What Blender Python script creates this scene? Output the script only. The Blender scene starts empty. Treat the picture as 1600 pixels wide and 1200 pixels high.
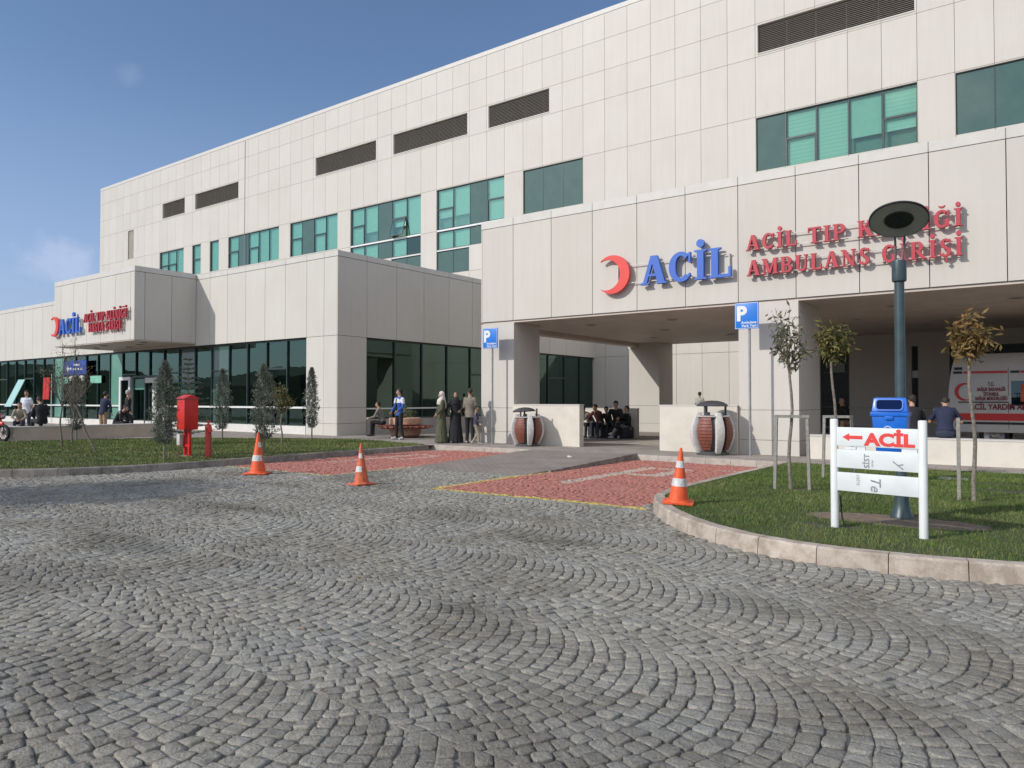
import bpy, math, random
import numpy as np
from mathutils import Vector, Matrix

random.seed(7)
rng = np.random.default_rng(11)
R = math.radians
scene = bpy.context.scene
COL = scene.collection

# ---------------------------------------------------------------- camera
cam_d = bpy.data.cameras.new('camera')
cam = bpy.data.objects.new('camera', cam_d)
COL.objects.link(cam)
cam.location = (0, 0, 1.55)
cam.rotation_euler = (R(90 + 1.19), 0, R(36.5))
cam_d.sensor_width = 36
cam_d.lens = 25.99
cam_d.clip_end = 2000
scene.camera = cam

# ---------------------------------------------------------------- light
SUN_EL = R(31.4)
SUN_AZ = math.atan2(-.482, -.876)            # clockwise from +Y
world = bpy.data.worlds.new('World')
scene.world = world
world.use_nodes = True
wn = world.node_tree
wn.nodes.clear()
w_out = wn.nodes.new('ShaderNodeOutputWorld')
w_bg = wn.nodes.new('ShaderNodeBackground')
sky = wn.nodes.new('ShaderNodeTexSky')
sky.sky_type = 'NISHITA'
sky.sun_disc = False
sky.sun_elevation = SUN_EL
sky.sun_rotation = SUN_AZ % (2 * math.pi)
sky.altitude = 50
sky.air_density = 1.0
sky.dust_density = 0.9
sky.ozone_density = 2.6
w_bg.inputs['Strength'].default_value = 0.112
# thin haze low down and a faint cumulus to the left
geo = wn.nodes.new('ShaderNodeTexCoord')
nrm = wn.nodes.new('ShaderNodeVectorMath'); nrm.operation = 'NORMALIZE'
wn.links.new(geo.outputs['Generated'], nrm.inputs[0])
def sky_dir(az, el):
    return (math.sin(az) * math.cos(el), math.cos(az) * math.cos(el), math.sin(el))
noi = wn.nodes.new('ShaderNodeTexNoise'); noi.inputs['Scale'].default_value = 11.0
noi.inputs['Detail'].default_value = 7.0; noi.inputs['Roughness'].default_value = .6
wn.links.new(nrm.outputs[0], noi.inputs['Vector'])
def cloud(direction, r0, r1, amount):
    dist = wn.nodes.new('ShaderNodeVectorMath'); dist.operation = 'DISTANCE'
    dist.inputs[1].default_value = direction
    wn.links.new(nrm.outputs[0], dist.inputs[0])
    mp = wn.nodes.new('ShaderNodeMapRange'); mp.interpolation_type = 'SMOOTHSTEP'
    mp.inputs['From Min'].default_value = r0; mp.inputs['From Max'].default_value = r1
    mp.inputs['To Min'].default_value = 1; mp.inputs['To Max'].default_value = 0
    wn.links.new(dist.outputs['Value'], mp.inputs['Value'])
    ad = wn.nodes.new('ShaderNodeMath'); ad.operation = 'ADD'
    wn.links.new(mp.outputs[0], ad.inputs[0])
    nm = wn.nodes.new('ShaderNodeMath'); nm.operation = 'MULTIPLY_ADD'; nm.use_clamp = True; nm.inputs[1].default_value = 2.8; nm.inputs[2].default_value = -.8
    wn.links.new(noi.outputs['Fac'], nm.inputs[0]); wn.links.new(nm.outputs[0], ad.inputs[1])
    m2 = wn.nodes.new('ShaderNodeMapRange'); m2.interpolation_type = 'SMOOTHSTEP'
    m2.inputs['From Min'].default_value = 1.15; m2.inputs['From Max'].default_value = 1.75
    m2.inputs['To Max'].default_value = amount
    wn.links.new(ad.outputs[0], m2.inputs['Value'])
    return m2.outputs[0]
c1 = cloud(sky_dir(R(-67.7), R(9.4)), .0, .085, .5)
c2 = cloud(sky_dir(R(-72), R(5.0)), .0, .085, .3)
c3 = cloud(sky_dir(R(-64), R(21.5)), .0, .03, .08)
fill_veil = cloud(sky_dir(R(135), R(38)), .2, 1.55, .85)  # bright veil added in the unseen sky behind the camera, fills shaded faces
mx = wn.nodes.new('ShaderNodeMath'); mx.operation = 'MAXIMUM'
wn.links.new(c1, mx.inputs[0]); wn.links.new(c2, mx.inputs[1])
mx2 = wn.nodes.new('ShaderNodeMath'); mx2.operation = 'MAXIMUM'
wn.links.new(mx.outputs[0], mx2.inputs[0]); wn.links.new(c3, mx2.inputs[1])
mix = wn.nodes.new('ShaderNodeMix'); mix.data_type = 'RGBA'
wn.links.new(mx2.outputs[0], mix.inputs['Factor'])
wn.links.new(sky.outputs[0], mix.inputs[6])
mix.inputs[7].default_value = (6.2, 6.4, 7.4, 1)
# milky low haze
sepz = wn.nodes.new('ShaderNodeSeparateXYZ')
wn.links.new(nrm.outputs[0], sepz.inputs[0])
hz = wn.nodes.new('ShaderNodeMapRange'); hz.interpolation_type = 'SMOOTHSTEP'
hz.inputs['From Min'].default_value = 0.0; hz.inputs['From Max'].default_value = .42
hz.inputs['To Min'].default_value = .62; hz.inputs['To Max'].default_value = 0
wn.links.new(sepz.outputs[2], hz.inputs['Value'])
mixh = wn.nodes.new('ShaderNodeMix'); mixh.data_type = 'RGBA'
wn.links.new(hz.outputs[0], mixh.inputs['Factor'])
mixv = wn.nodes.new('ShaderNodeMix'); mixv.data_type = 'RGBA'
wn.links.new(fill_veil, mixv.inputs['Factor']); wn.links.new(mix.outputs[2], mixv.inputs[6]); mixv.inputs[7].default_value = (14.5, 13.8, 13.0, 1)
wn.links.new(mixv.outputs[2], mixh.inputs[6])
mixh.inputs[7].default_value = (3.15, 3.75, 5.7, 1)
sat = wn.nodes.new('ShaderNodeMix'); sat.data_type = 'RGBA'; sat.blend_type = 'MULTIPLY'; sat.inputs['Factor'].default_value = 1
sat.inputs[7].default_value = (.94, .985, 1.045, 1)
wn.links.new(mixh.outputs[2], sat.inputs[6]); wn.links.new(sat.outputs[2], w_bg.inputs['Color'])
wn.links.new(w_bg.outputs[0], w_out.inputs[0])

sun_d = bpy.data.lights.new('sun', 'SUN')
sun_d.energy = 2.75
sun_d.angle = R(0.55)
sun_d.color = (1.0, .95, .88)
sun = bpy.data.objects.new('sun', sun_d)
COL.objects.link(sun)
sun.location = (-20, -36, 25)
_sd = Vector((-.482 * math.cos(SUN_EL), -.876 * math.cos(SUN_EL), math.sin(SUN_EL)))
sun.rotation_euler = _sd.to_track_quat('Z', 'Y').to_euler()

scene.view_settings.view_transform = 'Standard'
scene.view_settings.look = 'None'
scene.view_settings.exposure = 0.2
scene.view_settings.gamma = 1.0
scene.cycles.max_bounces = 9
scene.cycles.diffuse_bounces = 6
scene.cycles.glossy_bounces = 3
scene.cycles.transparent_max_bounces = 12
scene.cycles.transmission_bounces = 4
scene.cycles.caustics_reflective = False
scene.cycles.caustics_refractive = False

# ---------------------------------------------------------------- materials
def new_mat(name):
    m = bpy.data.materials.new(name); m.use_nodes = True
    nt = m.node_tree
    b = nt.nodes['Principled BSDF']
    return m, nt, b

def ramp2(nt, fac, c0, c1, p0=.35, p1=.65):
    r = nt.nodes.new('ShaderNodeValToRGB')
    r.color_ramp.elements[0].position = p0; r.color_ramp.elements[0].color = (*c0, 1)
    r.color_ramp.elements[1].position = p1; r.color_ramp.elements[1].color = (*c1, 1)
    nt.links.new(fac, r.inputs[0]); return r.outputs[0]

def noise(nt, vec, scale, detail=4, rough=.55):
    n = nt.nodes.new('ShaderNodeTexNoise')
    n.inputs['Scale'].default_value = scale; n.inputs['Detail'].default_value = detail
    n.inputs['Roughness'].default_value = rough
    if vec is not None: nt.links.new(vec, n.inputs['Vector'])
    return n.outputs['Fac']

def wpos(nt):
    g = nt.nodes.new('ShaderNodeNewGeometry'); return g.outputs['Position']

def mul(nt, col, fac):
    m = nt.nodes.new('ShaderNodeMix'); m.data_type = 'RGBA'; m.blend_type = 'MULTIPLY'
    m.inputs['Factor'].default_value = 1
    nt.links.new(col, m.inputs[6]); nt.links.new(fac, m.inputs[7]); return m.outputs[2]

def bump(nt, b, h, dist=.01, strength=.5):
    n = nt.nodes.new('ShaderNodeBump'); n.inputs['Distance'].default_value = dist
    n.inputs['Strength'].default_value = strength
    nt.links.new(h, n.inputs['Height']); nt.links.new(n.outputs[0], b.inputs['Normal'])

def mathn(nt, op, a, b=None, c=None):
    n = nt.nodes.new('ShaderNodeMath'); n.operation = op
    for i, v in enumerate((a, b, c)):
        if v is None: continue
        if isinstance(v, (int, float)): n.inputs[i].default_value = v
        else: nt.links.new(v, n.inputs[i])
    return n.outputs[0]

def simple(name, col, rough=.6, var=.12, scale=6, metal=0, bmp=0, bscale=60, spec=.5, attr=None):
    """one base colour with a mottled variation of itself"""
    m, nt, b = new_mat(name)
    p = nt.nodes.new('ShaderNodeTexCoord').outputs['Object'] if attr == 'obj' else wpos(nt)
    f = noise(nt, p, scale, 5)
    lo = tuple(c * (1 - var) for c in col); hi = tuple(min(1, c * (1 + var)) for c in col)
    nt.links.new(ramp2(nt, f, lo, hi), b.inputs['Base Color'])
    b.inputs['Roughness'].default_value = rough
    b.inputs['Metallic'].default_value = metal
    b.inputs['Specular IOR Level'].default_value = spec
    if bmp: bump(nt, b, noise(nt, p, bscale, 4), .01, bmp)
    return m

def cladding(name, col, var=.05, streak=.10):
    """large fibre cement panels: a tone per panel, faint rain streaks"""
    m, nt, b = new_mat(name)
    at = nt.nodes.new('ShaderNodeAttribute'); at.attribute_name = 'tone'
    p = wpos(nt)
    mp = nt.nodes.new('ShaderNodeMapping'); mp.inputs['Scale'].default_value = (5, 5, .35)
    nt.links.new(p, mp.inputs[0])
    f = noise(nt, mp.outputs[0], 1.3, 5, .6)
    base = ramp2(nt, f, tuple(c * (1 - streak) for c in col), col, .25, .6)
    f2 = noise(nt, p, .5, 3)
    base2 = mul(nt, base, ramp2(nt, f2, (.965, .96, .95), (1, 1, 1), .35, .65))
    tn = ramp2(nt, at.outputs['Fac'], (1 - var, 1 - var, 1 - var * 1.1), (1, 1, 1), 0, 1)
    nt.links.new(mul(nt, base2, tn), b.inputs['Base Color'])
    b.inputs['Roughness'].default_value = .55
    b.inputs['Specular IOR Level'].default_value = .35
    bump(nt, b, noise(nt, p, 90, 3), .004, .15)
    return m

def glass(name, tint, refl=.5, rough=0.0, gtint=(.75, .9, .86)):
    m, nt, b = new_mat(name)
    nt.nodes.remove(b)
    out = nt.nodes['Material Output']
    tr = nt.nodes.new('ShaderNodeBsdfTransparent'); tr.inputs[0].default_value = (*tint, 1)
    gl = nt.nodes.new('ShaderNodeBsdfGlossy'); gl.inputs['Roughness'].default_value = rough
    gl.inputs['Color'].default_value = (*gtint, 1)
    # each pane sits a touch out of true
    bp = nt.nodes.new('ShaderNodeBump'); bp.inputs['Distance'].default_value = .02; bp.inputs['Strength'].default_value = .12
    nt.links.new(noise(nt, wpos(nt), .9, 2), bp.inputs['Height']); nt.links.new(bp.outputs[0], gl.inputs['Normal'])
    fr = nt.nodes.new('ShaderNodeFresnel'); fr.inputs[0].default_value = 1.6
    f = mathn(nt, 'MULTIPLY_ADD', fr.outputs[0], refl, .05)
    mx = nt.nodes.new('ShaderNodeMixShader')
    nt.links.new(f, mx.inputs[0]); nt.links.new(tr.outputs[0], mx.inputs[1]); nt.links.new(gl.outputs[0], mx.inputs[2])
    nt.links.new(mx.outputs[0], out.inputs[0])
    return m

def coat(name, col, rough=.3, var=.05):
    m = simple(name, col, rough, var, 12)
    return m

M = {}
M['clad'] = cladding('cladding', (.57, .54, .49), streak=.045)
M['clad_low'] = cladding('cladding_lower', (.60, .575, .525), streak=.045)
M['render'] = simple('cream_render', (.62, .575, .50), .75, .06, 2.5, bmp=.25, bscale=140)
M['joint'] = simple('joint_dark', (.20, .19, .175), .9)
M['soffit'] = simple('soffit_panel', (.40, .35, .31), .6, .08, 1.2)
M['coping'] = simple('coping_panel', (.56, .54, .50), .55, .04, 3)
M['frame'] = simple('dark_window_frame', (.022, .042, .038), .4, .2)
M['frame_white'] = simple('white_rail', (.7, .71, .70), .4, .04)
M['glass'] = glass('green_glass', (.34, .60, .50), 1.4, gtint=(.58, .88, .78))
M['glass_lit'] = glass('green_glass_thin', (.715, .895, .83), .35)
M['glass_dark'] = glass('dark_green_glass', (.05, .09, .085), .6)
M['spandrel'] = simple('green_spandrel_glass', (.06, .115, .10), .06, .06, 1.5, spec=.6)
M['spandrel_light'] = simple('mint_spandrel', (.13, .30, .235), .15, .06, 1)
M['louver'] = simple('louver_slat', (.27, .245, .215), .55, .12)
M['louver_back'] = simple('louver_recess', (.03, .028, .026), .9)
M['strip'] = simple('beige_vent_strip', (.36, .34, .28), .6)
M['int_wall'] = simple('interior_wall', (.30, .31, .29), .8, .1, 1)
M['int_dark'] = simple('interior_dark', (.05, .055, .055), .9, .3, .7)
M['int_col'] = simple('interior_column', (.62, .66, .6), .6)
M['plinth'] = simple('plinth_concrete', (.38, .36, .34), .8, .1, 3, bmp=.2)
M['plinth_white'] = simple('plinth_white', (.66, .64, .60), .7, .05)

def blind_mat():
    m, nt, b = new_mat('roller_blind')
    p = wpos(nt)
    s = nt.nodes.new('ShaderNodeSeparateXYZ'); nt.links.new(p, s.inputs[0])
    w = mathn(nt, 'FRACT', mathn(nt, 'MULTIPLY', s.outputs[2], 5.0))
    nt.links.new(ramp2(nt, w, (.58, .6, .56), (.86, .87, .83), .0, .22), b.inputs['Base Color'])
    b.inputs['Roughness'].default_value = .7
    return m
M['blind'] = blind_mat()
M['blind_plain'] = simple('roller_blind_plain', (.74, .77, .72), .7, .04)

# ---------------------------------------------------------------- mesh helpers
class MB:
    def __init__(s):
        s.v = []; s.f = []; s.m = []; s.t = []
    def add(s, vs, fs, mi=0, tone=None):
        o = len(s.v); s.v += [tuple(v) for v in vs]
        for f in fs:
            s.f.append(tuple(o + i for i in f)); s.m.append(mi); s.t.append(.5 if tone is None else tone)
        return s
    def box(s, x0, x1, y0, y1, z0, z1, mi=0, tone=None):
        if x0 > x1: x0, x1 = x1, x0
        if y0 > y1: y0, y1 = y1, y0
        if z0 > z1: z0, z1 = z1, z0
        vs = [(x0, y0, z0), (x1, y0, z0), (x1, y1, z0), (x0, y1, z0), (x0, y0, z1), (x1, y0, z1), (x1, y1, z1), (x0, y1, z1)]
        fs = [(0, 3, 2, 1), (4, 5, 6, 7), (0, 1, 5, 4), (1, 2, 6, 5), (2, 3, 7, 6), (3, 0, 4, 7)]
        return s.add(vs, fs, mi, tone)
    def obox(s, c, ax, ay, az, mi=0):
        """box round c with half-extent vectors"""
        c = Vector(c); ax = Vector(ax); ay = Vector(ay); az = Vector(az)
        vs = [c + i * ax + j * ay + k * az for k in (-1, 1) for i, j in ((-1, -1), (1, -1), (1, 1), (-1, 1))]
        fs = [(0, 3, 2, 1), (4, 5, 6, 7), (0, 1, 5, 4), (1, 2, 6, 5), (2, 3, 7, 6), (3, 0, 4, 7)]
        return s.add(vs, fs, mi)
    def bar(s, p0, p1, w, h, up=(0, 0, 1), mi=0):
        p0 = Vector(p0); p1 = Vector(p1); d = (p1 - p0)
        z = d.normalized(); x = Vector(up).cross(z)
        if x.length < 1e-4: x = Vector((1, 0, 0))
        x.normalize(); y = z.cross(x)
        return s.obox((p0 + p1) / 2, x * w / 2, y * h / 2, d / 2, mi)
    def tube(s, pts, rs, n=10, mi=0, caps=True):
        pts = [Vector(p) for p in pts]
        if isinstance(rs, (int, float)): rs = [rs] * len(pts)
        o = len(s.v); prev = None
        for i, p in enumerate(pts):
            if i == 0: t = pts[1] - p
            elif i == len(pts) - 1: t = p - pts[i - 1]
            else: t = pts[i + 1] - pts[i - 1]
            t.normalize()
            if prev is None:
                x = t.orthogonal().normalized()
            else:
                x = prev - t * prev.dot(t)
                x = x.normalized() if x.length > 1e-5 else t.orthogonal().normalized()
            prev = x; y = t.cross(x)
            for k in range(n):
                a = 2 * math.pi * k / n
                s.v.append(tuple(p + (x * math.cos(a) + y * math.sin(a)) * rs[i]))
        for i in range(len(pts) - 1):
            for k in range(n):
                a = o + i * n + k; b = o + i * n + (k + 1) % n
                s.f.append((a, b, b + n, a + n)); s.m.append(mi); s.t.append(.5)
        if caps:
            s.f.append(tuple(o + k for k in reversed(range(n)))); s.m.append(mi); s.t.append(.5)
            e = o + (len(pts) - 1) * n
            s.f.append(tuple(e + k for k in range(n))); s.m.append(mi); s.t.append(.5)
        return s
    def lathe(s, prof, c=(0, 0, 0), n=24, mi=0, a0=0, a1=2 * math.pi, sq=None):
        full = abs(a1 - a0 - 2 * math.pi) < 1e-6
        o = len(s.v); cols = n if full else n + 1
        for r, z in prof:
            for k in range(cols):
                a = a0 + (a1 - a0) * k / n
                s.v.append((c[0] + r * math.cos(a), c[1] + r * math.sin(a), c[2] + z))
        for i in range(len(prof) - 1):
            for k in range(n):
                k2 = (k + 1) % cols
                s.f.append((o + i * cols + k, o + i * cols + k2, o + (i + 1) * cols + k2, o + (i + 1) * cols + k))
                s.m.append(mi); s.t.append(.5)
        return s
    def prism(s, poly, fn, d0, d1, mi=0):
        """poly: 2D outline; fn(u, w, depth) -> xyz; extruded from d0 to d1"""
        n = len(poly)
        vs = [fn(u, w, d0) for u, w in poly] + [fn(u, w, d1) for u, w in poly]
        fs = [tuple(range(n)), tuple(reversed(range(n, 2 * n)))]
        fs += [(i, i + n, (i + 1) % n + n, (i + 1) % n) for i in range(n)]
        return s.add(vs, fs, mi)
    def build(s, name, mats, parent=None, smooth=False, bevel=0):
        me = bpy.data.meshes.new(name)
        me.from_pydata(s.v, [], s.f)
        if not isinstance(mats, (list, tuple)): mats = [mats]
        for m in mats: me.materials.append(m)
        if len(mats) > 1: me.polygons.foreach_set('material_index', s.m)
        a = me.attributes.new('tone', 'FLOAT', 'FACE'); a.data.foreach_set('value', s.t)
        if smooth is True: me.polygons.foreach_set('use_smooth', [True] * len(s.f))
        me.update()
        ob = bpy.data.objects.new(name, me); COL.objects.link(ob)
        if smooth == 'auto' or bevel:
            import bmesh
            bm = bmesh.new(); bm.from_mesh(me)
            if bevel:
                bmesh.ops.remove_doubles(bm, verts=bm.verts, dist=1e-5)
                es = [e for e in bm.edges if len(e.link_faces) == 2 and e.calc_face_angle(0) > .6]
                bmesh.ops.bevel(bm, geom=es, offset=bevel, segments=2, profile=.6, affect='EDGES', clamp_overlap=True)
            bm.to_mesh(me); bm.free()
            me.polygons.foreach_set('use_smooth', [True] * len(me.polygons))
            me.set_sharp_from_angle(angle=R(38))
        if parent is not None: ob.parent = parent
        return ob

def tag(o, label=None, cat=None, group=None, kind=None):
    if label: o['label'] = label
    if cat: o['category'] = cat
    if group: o['group'] = group
    if kind: o['kind'] = kind
    return o

def thing(name, label, cat, loc=(0, 0, 0), rz=0, group=None):
    o = bpy.data.objects.new(name, None); COL.objects.link(o)
    o.location = loc; o.rotation_euler = (0, 0, rz); o.empty_display_size = .2
    return tag(o, label, cat, group)

def dup(root, loc, rz=None, label=None, scale=None):
    r = root.copy(); COL.objects.link(r); r.location = loc
    if rz is not None: r.rotation_euler = (0, 0, rz)
    if scale: r.scale = (scale,) * 3
    if label: r['label'] = label
    for ch in list(root.children):
        c = ch.copy(); COL.objects.link(c); c.parent = r
        for g in list(ch.children):
            d = g.copy(); COL.objects.link(d); d.parent = c
    return r

def np_mesh(name, V, F, mat, tone=None, parent=None, smooth=False):
    """V (n,3), F (m,k) arrays"""
    me = bpy.data.meshes.new(name)
    n = len(V); m, k = F.shape
    me.vertices.add(n); me.vertices.foreach_set('co', np.ascontiguousarray(V, dtype=np.float32).ravel())
    me.loops.add(m * k); me.loops.foreach_set('vertex_index', np.ascontiguousarray(F, dtype=np.int32).ravel())
    me.polygons.add(m); me.polygons.foreach_set('loop_start', np.arange(0, m * k, k, dtype=np.int32))
    if smooth: me.polygons.foreach_set('use_smooth', np.ones(m, dtype=bool))
    for mm in (mat if isinstance(mat, (list, tuple)) else [mat]): me.materials.append(mm)
    if tone is not None:
        a = me.attributes.new('tone', 'FLOAT', 'FACE'); a.data.foreach_set('value', np.ascontiguousarray(tone, dtype=np.float32))
    me.update(calc_edges=True)
    ob = bpy.data.objects.new(name, me); COL.objects.link(ob)
    if parent is not None: ob.parent = parent
    return ob

def ngon(name, pts, z, mat, kind='structure'):
    """flat sheet from an outline, triangulated"""
    from mathutils.geometry import tessellate_polygon
    vs = [Vector((p[0], p[1], z)) for p in pts]
    tris = []
    for t in tessellate_polygon([[Vector((v.x, v.y, 0)) for v in vs]]):
        a, b_, c = (vs[i] for i in t)
        tris.append(t if (b_ - a).cross(c - a).z > 0 else (t[0], t[2], t[1]))
    me = bpy.data.meshes.new(name); me.from_pydata([tuple(v) for v in vs], [], tris); me.update()
    me.materials.append(mat)
    o = bpy.data.objects.new(name, me); COL.objects.link(o)
    if kind: o['kind'] = kind
    return o

def in_poly(x, y, poly):
    inside = np.zeros(len(x), dtype=bool); n = len(poly); j = n - 1
    for i in range(n):
        xi, yi = poly[i][0], poly[i][1]; xj, yj = poly[j][0], poly[j][1]
        c = ((yi > y) != (yj > y)) & (x < (xj - xi) * (y - yi) / ((yj - yi) + 1e-12) + xi)
        inside ^= c; j = i
    return inside

def arc(cx, cy, r, a0, a1, n, ry=None):
    ry = ry or r
    return [(cx + r * math.cos(R(a0 + (a1 - a0) * i / n)), cy + ry * math.sin(R(a0 + (a1 - a0) * i / n))) for i in range(n + 1)]

# =============================================================== GROUND
# left lawn corner: kerb face on x = -15.6, rounding off towards the camera
L_KERB = [(-60, 4.5), (-40, 4.5), (-28, 4.5)] + arc(-20.1, 9.0, 4.5, 270, 360, 12)[0:] + [(-15.6, 13), (-15.55, 16.1)] + arc(-16.1, 16.55, .55, 0, 80, 4)[1:]
# right island: kerb face
R_KERB = [(-5.0, 17.0), (-5.0, 13.5), (-4.97, 11.5)] + [(-4.93, 10.6), (-4.8, 9.95), (-4.5, 9.35), (-4.1, 8.78), (-3.62, 8.25), (-3.12, 7.83), (-2.6, 7.53), (-2.1, 7.37), (-1.6, 7.32), (-1.0, 7.36), (-.3, 7.52), (.5, 7.8), (1.6, 8.4), (3.0, 9.3), (6, 11.6)]
KH_R = .16
KH_L = .15

def offset_line(pts, d):
    out = []
    for i, p in enumerate(pts):
        a = Vector(pts[max(0, i - 1)][:2]); b = Vector(pts[min(len(pts) - 1, i + 1)][:2])
        t = (b - a).normalized(); n = Vector((-t.y, t.x))
        out.append((p[0] + n.x * d, p[1] + n.y * d))
    return out

def resample(pts, step):
    P = [Vector(p[:2]) for p in pts]; out = [P[0].copy()]; acc = 0
    for a, b in zip(P, P[1:]):
        L = (b - a).length; t = step - acc
        while t <= L:
            out.append(a + (b - a) * t / L); t += step
        acc = (acc + L) % step
    out.append(P[-1]); return [tuple(p) for p in out]

def kerb(name, line, side, width, h, mat, block=.6, z0=-.04, batter=.02):
    """blocks laid along a line; the kerb body lies on `side` of it"""
    b = MB(); sub = 4
    pts = resample(line, block / sub)
    inn = offset_line(pts, side * width)
    inn_b = offset_line(pts, -side * .0)
    top = offset_line(pts, side * batter)
    i = 0; k = 0
    while i + 1 < len(pts):
        j = min(i + sub, len(pts) - 1)
        tone = random.random()
        sect = []
        for q in range(i, j + 1):
            e0 = .004 if q == i else (-.004 if q == j else 0)
            def sh(P):
                if e0 == 0: return P[q]
                o = P[q + 1] if q == i else P[q - 1]
                v = Vector(o) - Vector(P[q]); L = v.length
                return tuple(Vector(P[q]) + v / max(L, 1e-6) * .004)
            f = sh(inn_b); t = sh(top); n = sh(inn); dz = 0
            mid = (t[0] * .88 + n[0] * .12, t[1] * .88 + n[1] * .12)
            sect.append([(f[0], f[1], z0), (t[0], t[1], h - .02), (mid[0], mid[1], h), (n[0], n[1], h), (n[0], n[1], z0)])
        n5 = 5; vs = [p for s_ in sect for p in s_]; fs = []
        for q in range(len(sect) - 1):
            for r_ in range(n5 - 1):
                a = q * n5 + r_
                fs.append((a, a + n5, a + n5 + 1, a + 1))
        fs.append(tuple(range(n5))); fs.append(tuple(reversed(range((len(sect) - 1) * n5, len(sect) * n5))))
        b.add(vs, fs, 0, tone); i = j; k += 1
    o = b.build(name, mat); o['kind'] = 'structure'
    import bmesh
    bm = bmesh.new(); bm.from_mesh(o.data); bmesh.ops.recalc_face_normals(bm, faces=bm.faces); bm.to_mesh(o.data); bm.free()
    return o

def kerb_mat(name, c0, c1, stain):
    m, nt, b = new_mat(name)
    at = nt.nodes.new('ShaderNodeAttribute'); at.attribute_name = 'tone'
    p = wpos(nt)
    base = ramp2(nt, at.outputs['Fac'], c0, c1, 0, 1)
    d = ramp2(nt, noise(nt, p, 4.5, 6, .65), stain, (1, 1, 1), .40, .58)
    f = ramp2(nt, noise(nt, p, 70, 4), (.85, .85, .85), (1, 1, 1))
    nt.links.new(mul(nt, mul(nt, base, d), f), b.inputs['Base Color'])
    b.inputs['Roughness'].default_value = .85
    bump(nt, b, noise(nt, p, 60, 5), .01, .35)
    return m
M['kerb_r'] = kerb_mat('pink_kerb', (.47, .40, .335), (.56, .485, .41), (.66, .63, .60))
M['kerb_l'] = kerb_mat('grey_kerb', (.24, .215, .19), (.32, .29, .255), (.6, .6, .6))
M['kerb_p'] = kerb_mat('pavement_kerb', (.42, .37, .32), (.48, .43, .38), (.8, .78, .75))

kerb('kerb', L_KERB, +1, .16, KH_L, M['kerb_l'], .8)
kerb('kerb', R_KERB, +1, .17, KH_R, M['kerb_r'], .62)
P_KERB_A = [(-16.15, 17.1), (-12.0, 17.1)]
P_KERB_B = [(-8.75, 17.15), (-5.0, 17.15)]
kerb('kerb', P_KERB_A, +1, .2, .13, M['kerb_p'], .62)
kerb('kerb', P_KERB_B, +1, .2, .13, M['kerb_p'], .62)

# ---- the ground itself, road bed, pavement, ramp
def ground_mat():
    m, nt, b = new_mat('road_bed'); p = wpos(nt)
    v = nt.nodes.new('ShaderNodeTexVoronoi'); v.inputs['Scale'].default_value = 8.5
    nt.links.new(p, v.inputs['Vector'])
    c = mul(nt, ramp2(nt, noise(nt, p, 3, 5), (.27, .255, .225), (.40, .375, .335)), ramp2(nt, v.outputs['Distance'], (1, 1, 1), (.55, .55, .55), .45, .75))
    nt.links.new(c, b.inputs['Base Color'])
    b.inputs['Roughness'].default_value = .95
    bump(nt, b, noise(nt, p, 120, 4), .01, .6)
    return m
M['bed'] = ground_mat()
gb = MB(); gb.add([(-400, -300, -.016), (300, -300, -.016), (300, 400, -.016), (-400, 400, -.016)], [(0, 1, 2, 3)])
g = gb.build('road', M['bed']); g['kind'] = 'structure'

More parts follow.
